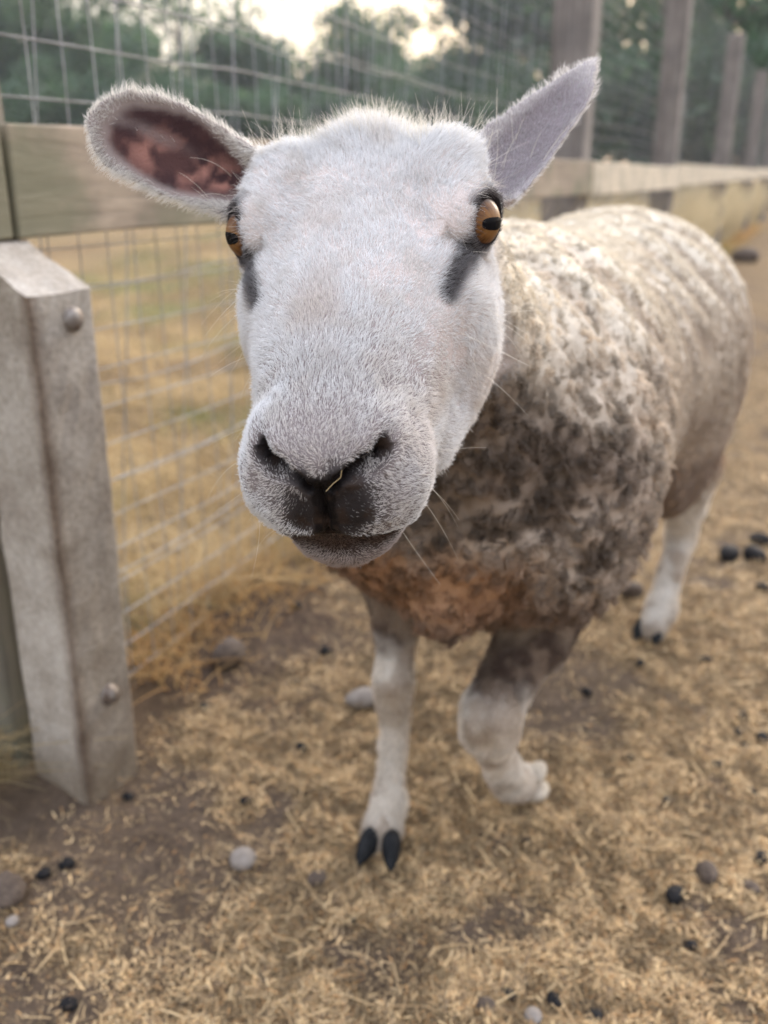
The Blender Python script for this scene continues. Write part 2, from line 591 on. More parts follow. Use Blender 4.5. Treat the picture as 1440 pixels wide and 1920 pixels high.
def sculpt_head(V, N):
    """nostrils, mouth, philtrum and eyelids; V in world metres"""
    h = w2h(V)
    hn = N @ HM.T
    x, y, z = h.T
    near = (np.abs(x) < 10) & (y > -10) & (y < 22) & (z > -16) & (z < 8)
    d = np.zeros(len(V))
    front = sstep(13.2, 14.6, y)
    ax = np.abs(x)
    # mouth
    zm = -5.55 - 0.10 * ax - 0.11 * ax ** 2
    zm = np.where(x > 2.6, zm + 0.35 * (x - 2.6) ** 1.5, zm)
    fade = front * sstep(4.3, 3.3, ax)
    dz = z - zm
    d += -0.50 * np.exp(-(dz / 0.16) ** 2) * fade
    d += 0.16 * np.exp(-((dz - 0.55) / 0.40) ** 2) * fade
    d += -0.10 * np.exp(-((dz + 0.5) / 0.30) ** 2) * fade
    # philtrum
    ph = sstep(-5.9, -5.2, z) * sstep(-2.2, -2.9, z) * front
    wv = 0.13 + 0.05 * sstep(-4.0, -3.0, z)
    d += -0.28 * np.exp(-((x + 0.05 * np.sin(z * 2)) / wv) ** 2) * ph
    d += 0.10 * np.exp(-((ax - 0.7) / 0.5) ** 2) * ph * sstep(-3.2, -4.2, z)
    # nostrils: a comma from the septum up and out
    P2 = np.stack([ax, np.zeros_like(ax), z], 1)
    c2 = NOSTRIL.copy()
    c2[:, 1] = 0
    r, t = seg_dist(P2, c2)
    wid = 0.15 + 0.22 * sstep(0.1, 0.75, t)
    dep = 0.45 + 1.10 * sstep(0.1, 0.7, t)
    nf = sstep(13.6, 14.8, y)
    d += -dep * np.exp(-(r / wid) ** 2) * nf
    above = z > np.interp(ax, c2[:, 0], c2[:, 2])
    d += np.where(above, 0.14, 0.07) * np.exp(-((r - wid * 1.9) / 0.28) ** 2) * nf * (ax > 0.5)
    # hollow below the inner corner of the eye, and soft bone lines
    tr, tt = seg_dist(np.stack([ax, y, z], 1), TEAR)
    d += -0.22 * np.exp(-(tr / 0.5) ** 2) * (1 - tt * 0.6)
    d += 0.20 * np.exp(-((ax - 2.6) / 1.0) ** 2) * np.exp(-((y - 8) / 4.0) ** 2) * (z > -3)
    d += 0.16 * (fbm(h, 0.45, 2, 5) - 0.5)
    d[~near] = 0
    h2 = h + hn * d[:, None]
    # eyelids
    for s in (1, -1):
        c = EYE_C * np.array([s, 1, 1])
        a, l, w = eye_axes(s)
        v = h2 - c
        r = np.linalg.norm(v, axis=1)
        u = v / np.maximum(r, 1e-6)[:, None]
        ca, cu, cw = u @ a, u @ l, u @ w
        sel = (r < 4.0) & (ca > 0.05)
        e = np.sqrt((cu / 0.76) ** 2 + (cw / 0.70) ** 2 + 0.25 * np.clip(-ca, 0, 1))
        lid = EYE_R + 0.13 + 0.12 * np.exp(-((e - 1.14) / 0.12) ** 2)
        out = np.maximum(np.minimum(r, lid + 2.2 * np.clip(e - 1.05, 0, 2)), EYE_R + 0.10)
        rn = np.where(e < 1.0, EYE_R - 0.42, out)
        k = sstep(0.93, 1.05, e)
        rn = (EYE_R - 0.42) * (1 - k) + out * k
        f = sstep(1.9, 1.5, e) * sel
        rr = r + (rn - r) * f
        h2 = np.where(sel[:, None], c + u * rr[:, None], h2)
    return h2w(h2)

TEAR = np.array([[6.9, 0.9, -0.3], [6.2, 2.0, -0.4], [5.65, 3.8, -0.55], [5.1, 5.4, -0.9]])

def leg_near(P):
    """1 on the bare lower legs"""
    z = P[:, 2]
    out = np.zeros(len(P))
    jag = 0.03 * (vnoise(P, 34, 3) - 0.5)
    for pts, top in ((FORE_R, 0.325), (FORE_L, 0.300), (HIND_L, 0.325), (HIND_R, 0.315)):
        r, t = seg_dist(P, np.array(pts))
        out = np.maximum(out, sstep(top + 0.02, top - 0.015, z + jag) * (r < 0.085))
    return out

def wool_mask(P):
    b, h = w2b(P), w2h(P)
    g, s, z = b.T
    m = sstep(-3.5, -7.0, h[:, 1] + 0.12 * np.clip(-h[:, 2] - 5, 0, 30))
    m *= 1 - sstep(-8.5, -5, h[:, 2]) * sstep(-14, -9, h[:, 1]) * 0.6
    m = np.maximum(m, sstep(-13, -16, h[:, 2]))
    lw = leg_near(P)
    m *= 1 - lw
    te, q, tn, _ = ear_coords(P, EARS[0])
    te2, q2, tn2, _ = ear_coords(P, EARS[1])
    for t, qq, nn in ((te, q, tn), (te2, q2, tn2)):
        m *= 1 - ((t > -0.15) & (np.abs(qq) < 1.8) & (np.abs(nn) < 0.03))
    return m

def wool_disp(P, N):
    """lumps, curls and shear ridges of the fleece (metres)"""
    b = w2b(P)
    g, s, z = b.T
    ang = np.arctan2(z - 0.47, s)
    Q = b * np.array([1.0, 1.0, 0.85])
    warp = np.stack([fbm(Q, 14, 2, 11), fbm(Q, 14, 2, 12), fbm(Q, 14, 2, 13)], 1) - 0.5
    Q = Q + warp * 0.045
    lump = 0.30 + 0.70 * sstep(0.0, 1.0, 1 - np.abs(2 * vnoise(Q, 34, 21) - 1))
    lump = np.where(lump < 0.5, 0.5 - 0.35 * (0.5 - lump), lump)
    lump2 = 0.3 + 0.7 * sstep(0.0, 1.0, 1 - np.abs(2 * vnoise(Q, 75, 22) - 1))
    fine = vnoise(Q, 170, 23)
    front = sstep(0.10, -0.10, g) * sstep(0.66, 0.56, z)
    d = front * (0.009 * (lump - 0.6) + 0.006 * (lump2 - 0.5) + 0.003 * (fine - 0.5))
    back = 1 - front
    ph = g * 1.0 + 0.55 * (z - 0.5) + 0.16 * (fbm(b, 6, 2, 31) - 0.5)
    amp = 0.1 + 0.9 * sstep(0.25, 0.75, vnoise(b, 8, 33))
    rid = np.sin(ph * 2 * math.pi / 0.075)
    rid = np.sign(rid) * np.abs(rid) ** 0.7
    d += back * (0.0034 * rid * amp + 0.0022 * (lump - 0.5) + 0.002 * (lump2 - 0.5) + 0.0018 * (fine - 0.5))
    return d, rid * amp * back, lump

WHITE = np.array([0.76, 0.757, 0.755])

def paint(P, N):
    """pigment of skin and of hair for points on the animal; also hair length (m), density, region weights"""
    n = len(P)
    b, h = w2b(P), w2h(P)
    g, s, z = b.T
    x, y, hz = h.T
    ax = np.abs(x)
    wm = wool_mask(P)
    n1, n2, n3 = fbm(P, 60, 3, 41), fbm(P, 160, 2, 42), fbm(P, 18, 3, 43)
    # ---------- face
    hair = np.tile(WHITE, (n, 1))
    hair = mix(hair, (0.60, 0.54, 0.47), sstep(0.50, 0.75, n1) * 0.35)
    hair = mix(hair, (0.62, 0.53, 0.46), sstep(0.46, 0.68, n3) * sstep(-1, 3, y) * 0.45)
    skin = np.tile(np.array([0.50, 0.43, 0.40]), (n, 1))
    skin = mix(skin, (0.13, 0.11, 0.11), sstep(4, 14, y) * 0.85)
    length = np.full(n, 0.0042)
    dens = np.ones(n)
    length = length + 0.004 * sstep(0, -5, y) * (hz > 0)
    length = np.where(y > 12, length - 0.0016 * sstep(12, 16, y), length)
    # dark tear marks
    tr, tt = seg_dist(np.stack([ax, y, hz], 1), TEAR)
    tw = 0.85 - 0.30 * tt + 0.5 * (n1 - 0.5)
    tm = sstep(tw + 0.40, tw - 0.35, tr)
    hair = mix(hair, (0.085, 0.075, 0.078), tm * (0.80 + 0.15 * n2))
    skin = mix(skin, (0.035, 0.030, 0.030), tm)
    # eye rims
    for sg in (1, -1):
        c = EYE_C * np.array([sg, 1, 1])
        a, l, w = eye_axes(sg)
        v = h - c
        r = np.linalg.norm(v, axis=1)
        u = v / np.maximum(r, 1e-6)[:, None]
        e = np.sqrt((u @ l / 0.76) ** 2 + (u @ w / 0.70) ** 2)
        on = (r < 2.6) & (u @ a > 0)
        em = sstep(1.42, 1.10, e + 0.3 * (n1 - 0.5) + 0.18 * (u @ l < 0)) * on
        hair = mix(hair, (0.075, 0.062, 0.060), em)
        skin = mix(skin, (0.012, 0.009, 0.009), em)
        dens = np.where(on & (e < 1.09), 0, dens)
        length = np.where(on & (e < 1.7), length * 0.62, length)
    # ---------- nose and lips
    P2 = np.stack([ax, np.zeros(n), hz], 1)
    c2 = NOSTRIL.copy(); c2[:, 1] = 0
    nr, nt_ = seg_dist(P2, c2)
    fr = sstep(12.8, 14.2, y)
    zm = -5.55 - 0.10 * ax - 0.11 * ax ** 2
    zm = np.where(x > 2.6, zm + 0.35 * np.clip(x - 2.6, 0, 9) ** 1.5, zm)
    dm = hz - zm
    above = hz > np.interp(ax, c2[:, 0], c2[:, 2])
    nz = sstep(0.80, 0.10, nr * np.where(above, 0.60 + 1.1 * nt_ ** 2, 1.0) - 0.12 + 0.35 * (n1 - 0.5)) * fr
    between = sstep(1.5, 0.5, ax + 0.6 * (n1 - 0.5)) * sstep(-1.5, -2.3, hz) * sstep(-0.2, 0.1, dm) * fr
    below = sstep(2.75, 0.75, np.hypot((ax - 0.9) * 0.95, (hz + 3.9) * 0.85) + 0.9 * (n1 - 0.5) + 0.35 * sstep(0.5, -1, x)) * (hz < -1.6) * (dm > -0.2) * fr
    lipm = sstep(1.35, 0.15, np.abs(dm) + 0.6 * (n1 - 0.5)) * sstep(3.9, 1.8, ax + 0.5 * (n1 - 0.5)) * fr
    low = sstep(0.15, -0.25, dm) * sstep(-2.9, -1.2, dm + 0.8 * (n1 - 0.5) - 0.07 * ax ** 2) * sstep(3.2, 2.3, ax + 0.4 * (n1 - 0.5)) * fr
    dark = np.clip(np.maximum.reduce([nz, between, below * 0.92, lipm, low]), 0, 1)
    bare = np.clip(np.maximum.reduce([sstep(0.45, 0.1, nr), sstep(0.55, 0.95, between) * sstep(0.9, 0.5, ax + 0.5 * (n1 - 0.5)), sstep(0.35, 0.1, np.abs(dm)) * sstep(4.2, 3.4, ax) * fr]), 0, 1) * fr
    skin = mix(skin, (0.0075, 0.0060, 0.0060), dark)
    skin = mix(skin, (0.030, 0.019, 0.014), dark * sstep(0.52, 0.72, n2) * 0.8)
    skin = mix(skin, (0.032, 0.020, 0.016), low * (0.5 + 0.5 * sstep(0.3, 0.6, n1)))
    hd = sstep(0.62, 1.0, dark + 0.5 * (n2 - 0.5))
    hair = mix(hair, (0.020, 0.016, 0.015), hd * 0.95)
    hair = mix(hair, (0.15, 0.105, 0.085), low * 0.85)
    hair = mix(hair, (0.30, 0.215, 0.185), sstep(-0.4, -1.8, dm) * (1 - low) * fr * 0.75)
    dens = dens * (1 - 0.80 * sstep(0.5, 1.0, dark) * (1 - 0.85 * low)) * (1 - bare)
    length = length * (1 - 0.45 * dark)
    # ---------- ears
    ear_w = np.zeros(n)
    for k, E in enumerate(EARS):
        te, q, tn, (e_, n_, w_) = ear_coords(P, E)
        on = (te > -0.08) & (te < 1.08) & (np.abs(q) < 1.35) & (np.abs(tn) < 0.022) & ((ax > 6.2) | (te > 0.2))
        ear_w = np.maximum(ear_w, on)
        inside = sstep(0.0, 0.35, N @ n_) * on
        if k == 0:
            core = sstep(1.06, 0.70, np.sqrt((q / 0.92) ** 2 + ((te - 0.40) / 0.56) ** 2) + 0.35 * (n3 - 0.5) + 0.25 * (n1 - 0.5)) * inside
            mid = np.exp(-((q + 0.12 + 0.25 * (te - 0.5)) / 0.13) ** 2) * sstep(0.25, 0.5, te)
            blot = sstep(0.44, 0.62, fbm(P, 95, 3, 77))
            col = mix(np.tile(np.array([0.050, 0.028, 0.030]), (n, 1)), (0.33, 0.165, 0.135), blot * sstep(1.0, 0.5, te) * np.exp(-((q - 0.20) / 0.45) ** 2))
            col = mix(col, (0.20, 0.16, 0.155), mid * 0.7 * sstep(0.35, 0.6, n1))
            col = mix(col, (0.085, 0.045, 0.043), sstep(0.4, 0.6, fbm(P, 40, 2, 78)))
            skin = mix(skin, col, core)
            skin = mix(skin, (0.26, 0.22, 0.21), inside * (1 - core))
            hair = mix(hair, (0.76, 0.73, 0.68), on * 0.8)
            dens = np.where(on, dens * (1 - sstep(0.10, 0.75, core) * (1 - 0.10 * mid)) * (1 + 1.2 * inside * (1 - core)), dens)
            length = np.where(on, 0.0042 + 0.0022 * sstep(0.6, 0.9, np.abs(q)) * inside, length)
        else:
            skin = mix(skin, (0.34, 0.31, 0.31), on * 1.0)
            hair = mix(hair, (0.74, 0.71, 0.69), on * 0.9)
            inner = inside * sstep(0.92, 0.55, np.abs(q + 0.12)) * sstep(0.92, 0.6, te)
            hair = mix(hair, (0.40, 0.375, 0.39), inner * 0.8)  # grey inner-ear hair, darkened to paint shading into the cup
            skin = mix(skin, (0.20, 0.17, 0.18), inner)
            length = np.where(on, 0.0030 + 0.0065 * sstep(0.30, 0.8, te) * sstep(0.62, 0.95, np.abs(q)), length)
        dens = np.where(on, dens * 0.9, dens)
    # ---------- fleece
    line = 0.585 - 0.85 * (g + 0.14) + 0.05 * (n3 - 0.5)
    dist = line - z
    d_, rid, lump = wool_disp(P, N)
    wc = np.tile(np.array([0.60, 0.54, 0.445]), (n, 1))
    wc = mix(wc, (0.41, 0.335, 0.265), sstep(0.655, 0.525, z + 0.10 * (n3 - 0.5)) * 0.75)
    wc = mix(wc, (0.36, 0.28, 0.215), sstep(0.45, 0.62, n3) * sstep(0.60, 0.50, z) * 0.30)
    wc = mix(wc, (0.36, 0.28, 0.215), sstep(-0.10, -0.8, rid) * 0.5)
    wc = mix(wc, (0.090, 0.062, 0.045), sstep(-0.035, 0.065, dist + 0.035 * (n3 - 0.5)) * (0.70 + 0.25 * n1) * sstep(0.22, -0.02, g))
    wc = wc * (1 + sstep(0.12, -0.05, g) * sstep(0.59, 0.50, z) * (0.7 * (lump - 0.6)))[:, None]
    wc = mix(wc, (0.42, 0.34, 0.27), sstep(0.49, 0.44, z) * sstep(0.45, 0.85, lump) * sstep(0.25, 0.5, n1) * sstep(-0.02, 0.06, s) * 0.9)
    org = sstep(0.445, 0.405, z + 0.05 * (n3 - 0.5)) * sstep(0.02, -0.07, g) * sstep(0.135, 0.07, s)
    wc = mix(wc, (0.34, 0.185, 0.095), org * (0.65 + 0.35 * n1))
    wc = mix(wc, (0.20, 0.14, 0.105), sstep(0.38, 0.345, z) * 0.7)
    wsk = wc * 1.0
    # ---------- legs
    lt = 0.232 + 0.035 * (n1 - 0.5)
    isleg = (z < 0.40) & (wm < 0.5)
    legc = mix(np.tile(np.array([0.74, 0.68, 0.60]), (n, 1)), (0.105, 0.072, 0.056), sstep(lt - 0.015, lt + 0.025, z) * (g < 0.25))
    legc = mix(legc, (0.34, 0.23, 0.15), sstep(0.22, 0.30, z) * (g > 0.25))
    kn = np.minimum(np.linalg.norm(P - (FORE_R[2] + np.array([0.0, -0.022, -0.012])), axis=1), np.linalg.norm(P - (FORE_L[3] + np.array([-0.006, -0.024, -0.016])), axis=1))
    legc = mix(legc, (0.40, 0.29, 0.17), sstep(0.026, 0.006, kn + 0.026 * (n1 - 0.5) + 0.010 * (n3 - 0.5)) * 0.6)
    legc = mix(legc, (0.46, 0.37, 0.28), sstep(0.42, 0.68, n3) * 0.6)
    legc = mix(legc, (0.36, 0.27, 0.20), sstep(0.50, 0.70, fbm(P, 45, 3, 47)) * 0.5)
    legc = mix(legc, (0.30, 0.24, 0.18), sstep(0.05, 0.015, z) * 0.45)
    legc = legc * (0.85 + 0.3 * n1)[:, None]
    hair = mix(hair, legc, isleg)
    skin = mix(skin, legc * 0.62, isleg)
    length = np.where(isleg, 0.0055, length)
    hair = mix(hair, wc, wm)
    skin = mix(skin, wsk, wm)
    return skin, hair, length, dens, wm, isleg, ear_w > 0

def build_sheep_body():
    V, Q = sheep_mesh()
    o = mesh_np("sheep", V, Q)
    me = o.data
    E = edges_of(me)
    V = coords(me)
    ew = np.zeros(len(V))
    for A in EARS:
        te, q, tn, _ = ear_coords(V, A)
        ew = np.maximum(ew, (te > 0.1) & (te < 1.15) & (np.abs(q) < 1.6) & (np.abs(tn) < 0.025))
    V = relax(V, E, 3)
    V = relax(V, E, 5, ew)
    me.vertices.foreach_set("co", V.astype(np.float32).ravel())
    h = w2h(V)
    refine(me, (np.abs(h[:, 0]) < 9.5) & (h[:, 1] > -6) & (h[:, 2] > -14) & (h[:, 2] < 7))
    V = relax(coords(me), edges_of(me), 3)
    me.vertices.foreach_set("co", V.astype(np.float32).ravel())
    h = w2h(V)
    eye = (np.linalg.norm(np.abs(h * [1, 0, 0]) + h * [0, 1, 1] - EYE_C, axis=1) < 3.0)
    refine(me, ((h[:, 1] > 13.5) & (np.abs(h[:, 0]) < 6) & (h[:, 2] > -11)) | eye)
    V = relax(coords(me), edges_of(me), 4)
    me.vertices.foreach_set("co", V.astype(np.float32).ravel())
    me.update()
    V = sculpt_head(V, normals(me))
    me.vertices.foreach_set("co", V.astype(np.float32).ravel())
    me.update()
    V = relax(V, edges_of(me), 1, lam=0.35)
    me.vertices.foreach_set("co", V.astype(np.float32).ravel())
    me.update()
    N = normals(me)
    wm = wool_mask(V)
    d, _, _ = wool_disp(V, N)
    V = V + N * (d * wm)[:, None]
    me.vertices.foreach_set("co", V.astype(np.float32).ravel())
    me.update()
    return o

def attr_mat(name, attr, rough=0.55, spec=0.25, coat=0.0):
    m, nt, b = new_mat(name)
    a = nd(nt, 'ShaderNodeAttribute', attribute_name=attr)
    nt.links.new(a.outputs['Color'], b.inputs['Base Color'])
    b.inputs['Roughness'].default_value = rough
    b.inputs['Specular IOR Level'].default_value = spec
    b.inputs['Coat Weight'].default_value = coat
    return m, nt, b

def hair_mat(name):
    m = bpy.data.materials.new(name)
    m.use_nodes = True
    nt = m.node_tree
    nt.nodes.clear()
    a = nd(nt, 'ShaderNodeAttribute', attribute_name='hair_colour')
    d = nd(nt, 'ShaderNodeBsdfDiffuse')
    t = nd(nt, 'ShaderNodeBsdfTranslucent')
    gl = nd(nt, 'ShaderNodeBsdfGlossy', i_Roughness=0.35)
    m1 = nd(nt, 'ShaderNodeMixShader')
    m2 = nd(nt, 'ShaderNodeMixShader')
    m1.inputs[0].default_value = 0.35
    m2.inputs[0].default_value = 0.018
    o = nd(nt, 'ShaderNodeOutputMaterial')
    L = nt.links.new
    L(a.outputs['Color'], d.inputs['Color'])
    L(a.outputs['Color'], t.inputs['Color'])
    L(d.outputs[0], m1.inputs[1]); L(t.outputs[0], m1.inputs[2])
    L(m1.outputs[0], m2.inputs[1]); L(gl.outputs[0], m2.inputs[2])
    L(m2.outputs[0], o.inputs['Surface'])
    return m

def curves_obj(name, pts, rad, col, mat, parent):
    """pts (n, k, 3) world points, rad (n, k), col (n, 3)"""
    n, k, _ = pts.shape
    hc = bpy.data.hair_curves.new(name)
    hc.add_curves([k] * n)
    hc.attributes['position'].data.foreach_set('vector', pts.astype(np.float32).ravel())
    r = hc.attributes.get('radius') or hc.attributes.new('radius', 'FLOAT', 'POINT')
    r.data.foreach_set('value', rad.astype(np.float32).ravel())
    c = hc.attributes.new('hair_colour', 'FLOAT_COLOR', 'CURVE')
    cc = np.ones((n, 4), np.float32)
    cc[:, :3] = col
    c.data.foreach_set('color', cc.ravel())
    hc.materials.append(mat)
    o = bpy.data.objects.new(name, hc)
    C.objects.link(o)
    o.parent = parent
    return o

def tri_soup(me):
    me.calc_loop_triangles()
    t = np.empty(len(me.loop_triangles) * 3, np.int32)
    me.loop_triangles.foreach_get("vertices", t)
    return t.reshape(-1, 3)

def scatter(V, N, T, w, count, r):
    A = np.linalg.norm(np.cross(V[T[:, 1]] - V[T[:, 0]], V[T[:, 2]] - V[T[:, 0]]), axis=1)
    p = A * w[T].mean(1)
    cdf = np.cumsum(p)
    i = np.searchsorted(cdf, r.random(count) * cdf[-1])
    i = np.minimum(i, len(T) - 1)
    a, b = r.random(count), r.random(count)
    f = a + b > 1
    a[f], b[f] = 1 - a[f], 1 - b[f]
    B = np.stack([1 - a - b, a, b], 1)
    P = (V[T[i]] * B[..., None]).sum(1)
    n = (N[T[i]] * B[..., None]).sum(1)
    n /= np.linalg.norm(n, axis=1)[:, None] + 1e-9
    return P, n

def unit(v):
    return v / (np.linalg.norm(v, axis=-1, keepdims=True) + 1e-9)

def comb(P, n):
    """lie of the coat: from the nose upwards and outwards, down the cheeks, outwards along the ears, down the legs"""
    h = w2h(P)
    x, y, z = h.T
    lx, ly, lz = HM
    top = sstep(-4.0, 0.0, z)
    dirs = (-0.9 + 0.3 * sstep(14, 18, y))[:, None] * ly + (np.clip(x / 5.0, -1, 1) * 0.8)[:, None] * lx
    side = -0.45 * ly - 0.8 * lz + (np.sign(x) * 0.2)[:, None] * lx
    dirs = dirs * top[:, None] + side * (1 - top)[:, None]
    muz = sstep(12.5, 15, y) * sstep(-2.0, -3.5, z)
    dm = (np.clip(x / 2.0, -1, 1) * 1.0)[:, None] * lx - 0.55 * lz + (-0.5) * ly
    dirs = dirs * (1 - muz)[:, None] + dm * muz[:, None]
    for E in EARS:
        te, q, tn, (e, nn, w) = ear_coords(P, E)
        on = ((te > 0.1) & (te < 1.15) & (np.abs(q) < 1.5) & (np.abs(tn) < 0.025)).astype(float)[:, None]
        dirs = dirs * (1 - on) + on * (0.8 * e + (q * 0.9)[:, None] * w)
    low = sstep(0.36, 0.30, P[:, 2])[:, None] * (leg_near(P) > 0.3)[:, None]
    dirs = dirs * (1 - low) + low * np.array([0, 0, -1.0])
    dirs = dirs - n * (dirs * n).sum(1)[:, None]
    return unit(dirs)

def make_sheep():
    body = build_sheep_body()
    me = body.data
    V, N, T = coords(me), normals(me), tri_soup(me)
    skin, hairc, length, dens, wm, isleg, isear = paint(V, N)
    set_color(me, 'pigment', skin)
    m, nt, b = attr_mat("sheep_skin", 'pigment', 0.6, 0.05)
    bump(nt, b, noise(nt, 620, 4, obj_coord(nt)), 0.75, 0.0012)
    # moist nose
    wet = np.clip(sstep(0.05, 0.02, skin.mean(1)) * (w2h(V)[:, 1] > 13), 0, 1)
    a = me.attributes.new('moist', 'FLOAT', 'POINT')
    a.data.foreach_set('value', wet.astype(np.float32))
    at = nd(nt, 'ShaderNodeAttribute', attribute_name='moist')
    mr = nd(nt, 'ShaderNodeMapRange')
    mr.inputs['To Min'].default_value, mr.inputs['To Max'].default_value = 0.85, 0.42
    nt.links.new(at.outputs['Fac'], mr.inputs['Value'])
    nt.links.new(mr.outputs[0], b.inputs['Roughness'])
    me.materials.append(m)
    hm = hair_mat("sheep_hair")
    r = np.random.default_rng(3)
    h = w2h(V)
    # ---- short coat of face, ears and legs
    front = np.where(h[:, 1] > -5, 1.0, 0.55)
    w = dens * (1 - np.clip(wm * 1.3, 0, 1)) * front * np.where(isleg, 0.25, 1.0) * np.where(isear, 0.9, 1.0)
    P, n = scatter(V, N, T, w, N_COAT, r)
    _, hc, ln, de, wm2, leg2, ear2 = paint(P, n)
    keep = r.random(len(P)) < np.clip(de * 1.4, 0, 1)
    P, n, hc, ln, leg2, ear2 = P[keep], n[keep], hc[keep], ln[keep], leg2[keep], ear2[keep]
    d = comb(P, n)
    k = len(P)
    jit = r.normal(0, 1, (k, 3))
    clump = np.stack([vnoise(P, 170, 61), vnoise(P, 170, 62), vnoise(P, 170, 63)], 1) - 0.5
    swirl = np.stack([fbm(P, 30, 2, 64), fbm(P, 30, 2, 65), fbm(P, 30, 2, 66)], 1) - 0.5
    d = unit(d + 0.26 * jit + 1.0 * clump + 2.2 * swirl)
    hh = w2h(P)
    lift = 0.28 + 0.25 * r.random(k) + 0.5 * sstep(-2.5, -6, hh[:, 1]) * (hh[:, 2] > 1)
    L = ln * (0.65 + 0.6 * r.random(k))
    d0 = unit(d + n * (lift[:, None] * 1.6))
    d1 = unit(d + n * lift[:, None] * 0.35)
    p0 = P - n * 0.0004
    p1 = P + d0 * L[:, None] * 0.35
    p2 = p1 + unit(d0 + d1) * L[:, None] * 0.35
    p3 = p2 + d1 * L[:, None] * 0.35
    pts = np.stack([p0, p1, p2, p3], 1)
    br = np.array([1.0, 1.0, 0.8, 0.3])
    rad = (HAIR_R * (0.7 + 0.6 * r.random(k)))[:, None] * br * np.where(leg2, 1.8, 1.0)[:, None]
    col = hc * (0.82 + 0.30 * r.random(k))[:, None]
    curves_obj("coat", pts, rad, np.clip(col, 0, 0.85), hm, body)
    # ---- wool
    P, n = scatter(V, N, T, wm, N_WOOL, r)
    _, hc, ln, de, wm2, _, _ = paint(P, n)
    keep = r.random(len(P)) < wm2 + 0.1
    P, n, hc, wm2 = P[keep], n[keep], hc[keep], wm2[keep]
    k = len(P)
    # hairs gather into locks: each cell of a warped grid is one lock with its own lie and curl
    wv = np.stack([fbm(P, 40, 2, 71), fbm(P, 40, 2, 72), fbm(P, 40, 2, 73)], 1) - 0.5
    b_ = w2b(P)
    cell = np.floor((P + wv * 0.022) / 0.0105).astype(np.int64)
    key = cell[:, 0] * 1000003 + cell[:, 1] * 10007 + cell[:, 2]
    _, inv = np.unique(key, return_inverse=True)
    m_ = inv.max() + 1
    cnt = np.bincount(inv, minlength=m_)[:, None]
    cP = np.stack([np.bincount(inv, P[:, i], m_) for i in range(3)], 1) / cnt
    cN = unit(np.stack([np.bincount(inv, n[:, i], m_) for i in range(3)], 1))
    lie = np.stack([fbm(cP, 22, 2, 74), fbm(cP, 22, 2, 75), fbm(cP, 22, 2, 76)], 1) - 0.5
    cb0 = w2b(cP)
    wf = (sstep(0.16, -0.04, cb0[:, 0]) * sstep(0.64, 0.50, cb0[:, 2]))[:, None]
    cD = unit(cN * (0.75 - 0.2 * wf) + (1.0 + 2.2 * wf) * lie + (0.12 + 0.43 * wf) * r.normal(0, 1, (m_, 3)) + np.array([0.12, 0.22, -0.40]))
    cD = unit(cD + cN * np.clip(0.25 - (cD * cN).sum(1), 0, 1)[:, None])
    cb = w2b(cP)
    cL = (0.0058 + 0.0085 * sstep(0.12, -0.06, cb[:, 0]) * sstep(0.62, 0.50, cb[:, 2])) * (0.65 + 0.7 * r.random(m_))
    cS = unit(np.cross(cD, cN) + 0.3 * r.normal(0, 1, (m_, 3)))
    cPh = r.random(m_) * 6.28
    ctone = 0.97 + (r.random(m_) - 0.5) * (0.12 + 0.68 * sstep(0.15, -0.05, cb[:, 0]))
    L = cL[inv] * (0.75 + 0.45 * r.random(k)) * (0.35 + 0.65 * wm2)
    dd = unit(cD[inv] + 0.16 * r.normal(0, 1, (k, 3)))
    side, up = cS[inv], np.cross(cS[inv], cD[inv])
    gather = cP[inv] - P
    K = 6
    pts = np.empty((k, K, 3))
    for i in range(K):
        t = i / (K - 1)
        cr = L * 0.20 * min(1, t * 2)
        pts[:, i] = P - n * 0.001 + gather * ((0.28 + 0.44 * sstep(0.14, -0.04, b_[:, 0]) * sstep(0.64, 0.52, b_[:, 2])) * t ** 1.3)[:, None] + dd * (L * t * (1 - 0.25 * t))[:, None] + side * ((np.sin(cPh[inv] + t * 6.5) - np.sin(cPh[inv])) * cr)[:, None] + up * ((np.cos(cPh[inv] + t * 6.5) - np.cos(cPh[inv])) * cr)[:, None]
    rad = ((0.00032 + 0.00010 * sstep(-0.02, 0.14, b_[:, 0])) * (0.7 + 0.6 * r.random(k)))[:, None] * np.array([1, 1, 0.95, 0.85, 0.7, 0.35])
    col = hc * (ctone[inv] * (0.90 + 0.20 * r.random(k)))[:, None]
    curves_obj("wool", pts, rad, np.clip(col, 0, 0.85), hm, body)
    # ---- long wisps: poll, ear roots, whiskers
    W, WR, WC = [], [], []
    def wisp(P, n, d, L, sag, rad, col, K=8, jit=0.25):
        k = len(P)
        d = unit(d + jit * r.normal(0, 1, (k, 3)))
        bend = unit(r.normal(0, 1, (k, 3))) * 0.35 + np.array([0, 0, -sag])
        t = np.linspace(0, 1, K)
        W.append(P[:, None] + d[:, None] * (L[:, None] * t)[..., None] + bend[:, None] * (L[:, None] * t ** 2 * 0.6)[..., None])
        WR.append(rad * np.linspace(1, 0.25, K)[None].repeat(k, 0))
        WC.append(np.tile(col, (k, 1)))
    hx = w2h(V)
    poll = ((np.abs(hx[:, 0]) < 5.2) & (hx[:, 1] < -4.0) & (hx[:, 1] > -9) & (hx[:, 2] > 1.2)).astype(float)
    P, n = scatter(V, N, T, poll, 900, r)
    wisp(P, n, n * 0.8 + HM[2] * 0.4, 0.007 + 0.008 * r.random(900), 0.0, 0.00011, (0.72, 0.68, 0.60))
    brow = ((hx[:, 1] < -3) & (hx[:, 1] > -6.5) & (hx[:, 2] > -0.5) & (np.abs(hx[:, 0]) > 3.0)).astype(float) * (~isear)
    P, n = scatter(V, N, T, brow, 150, r)
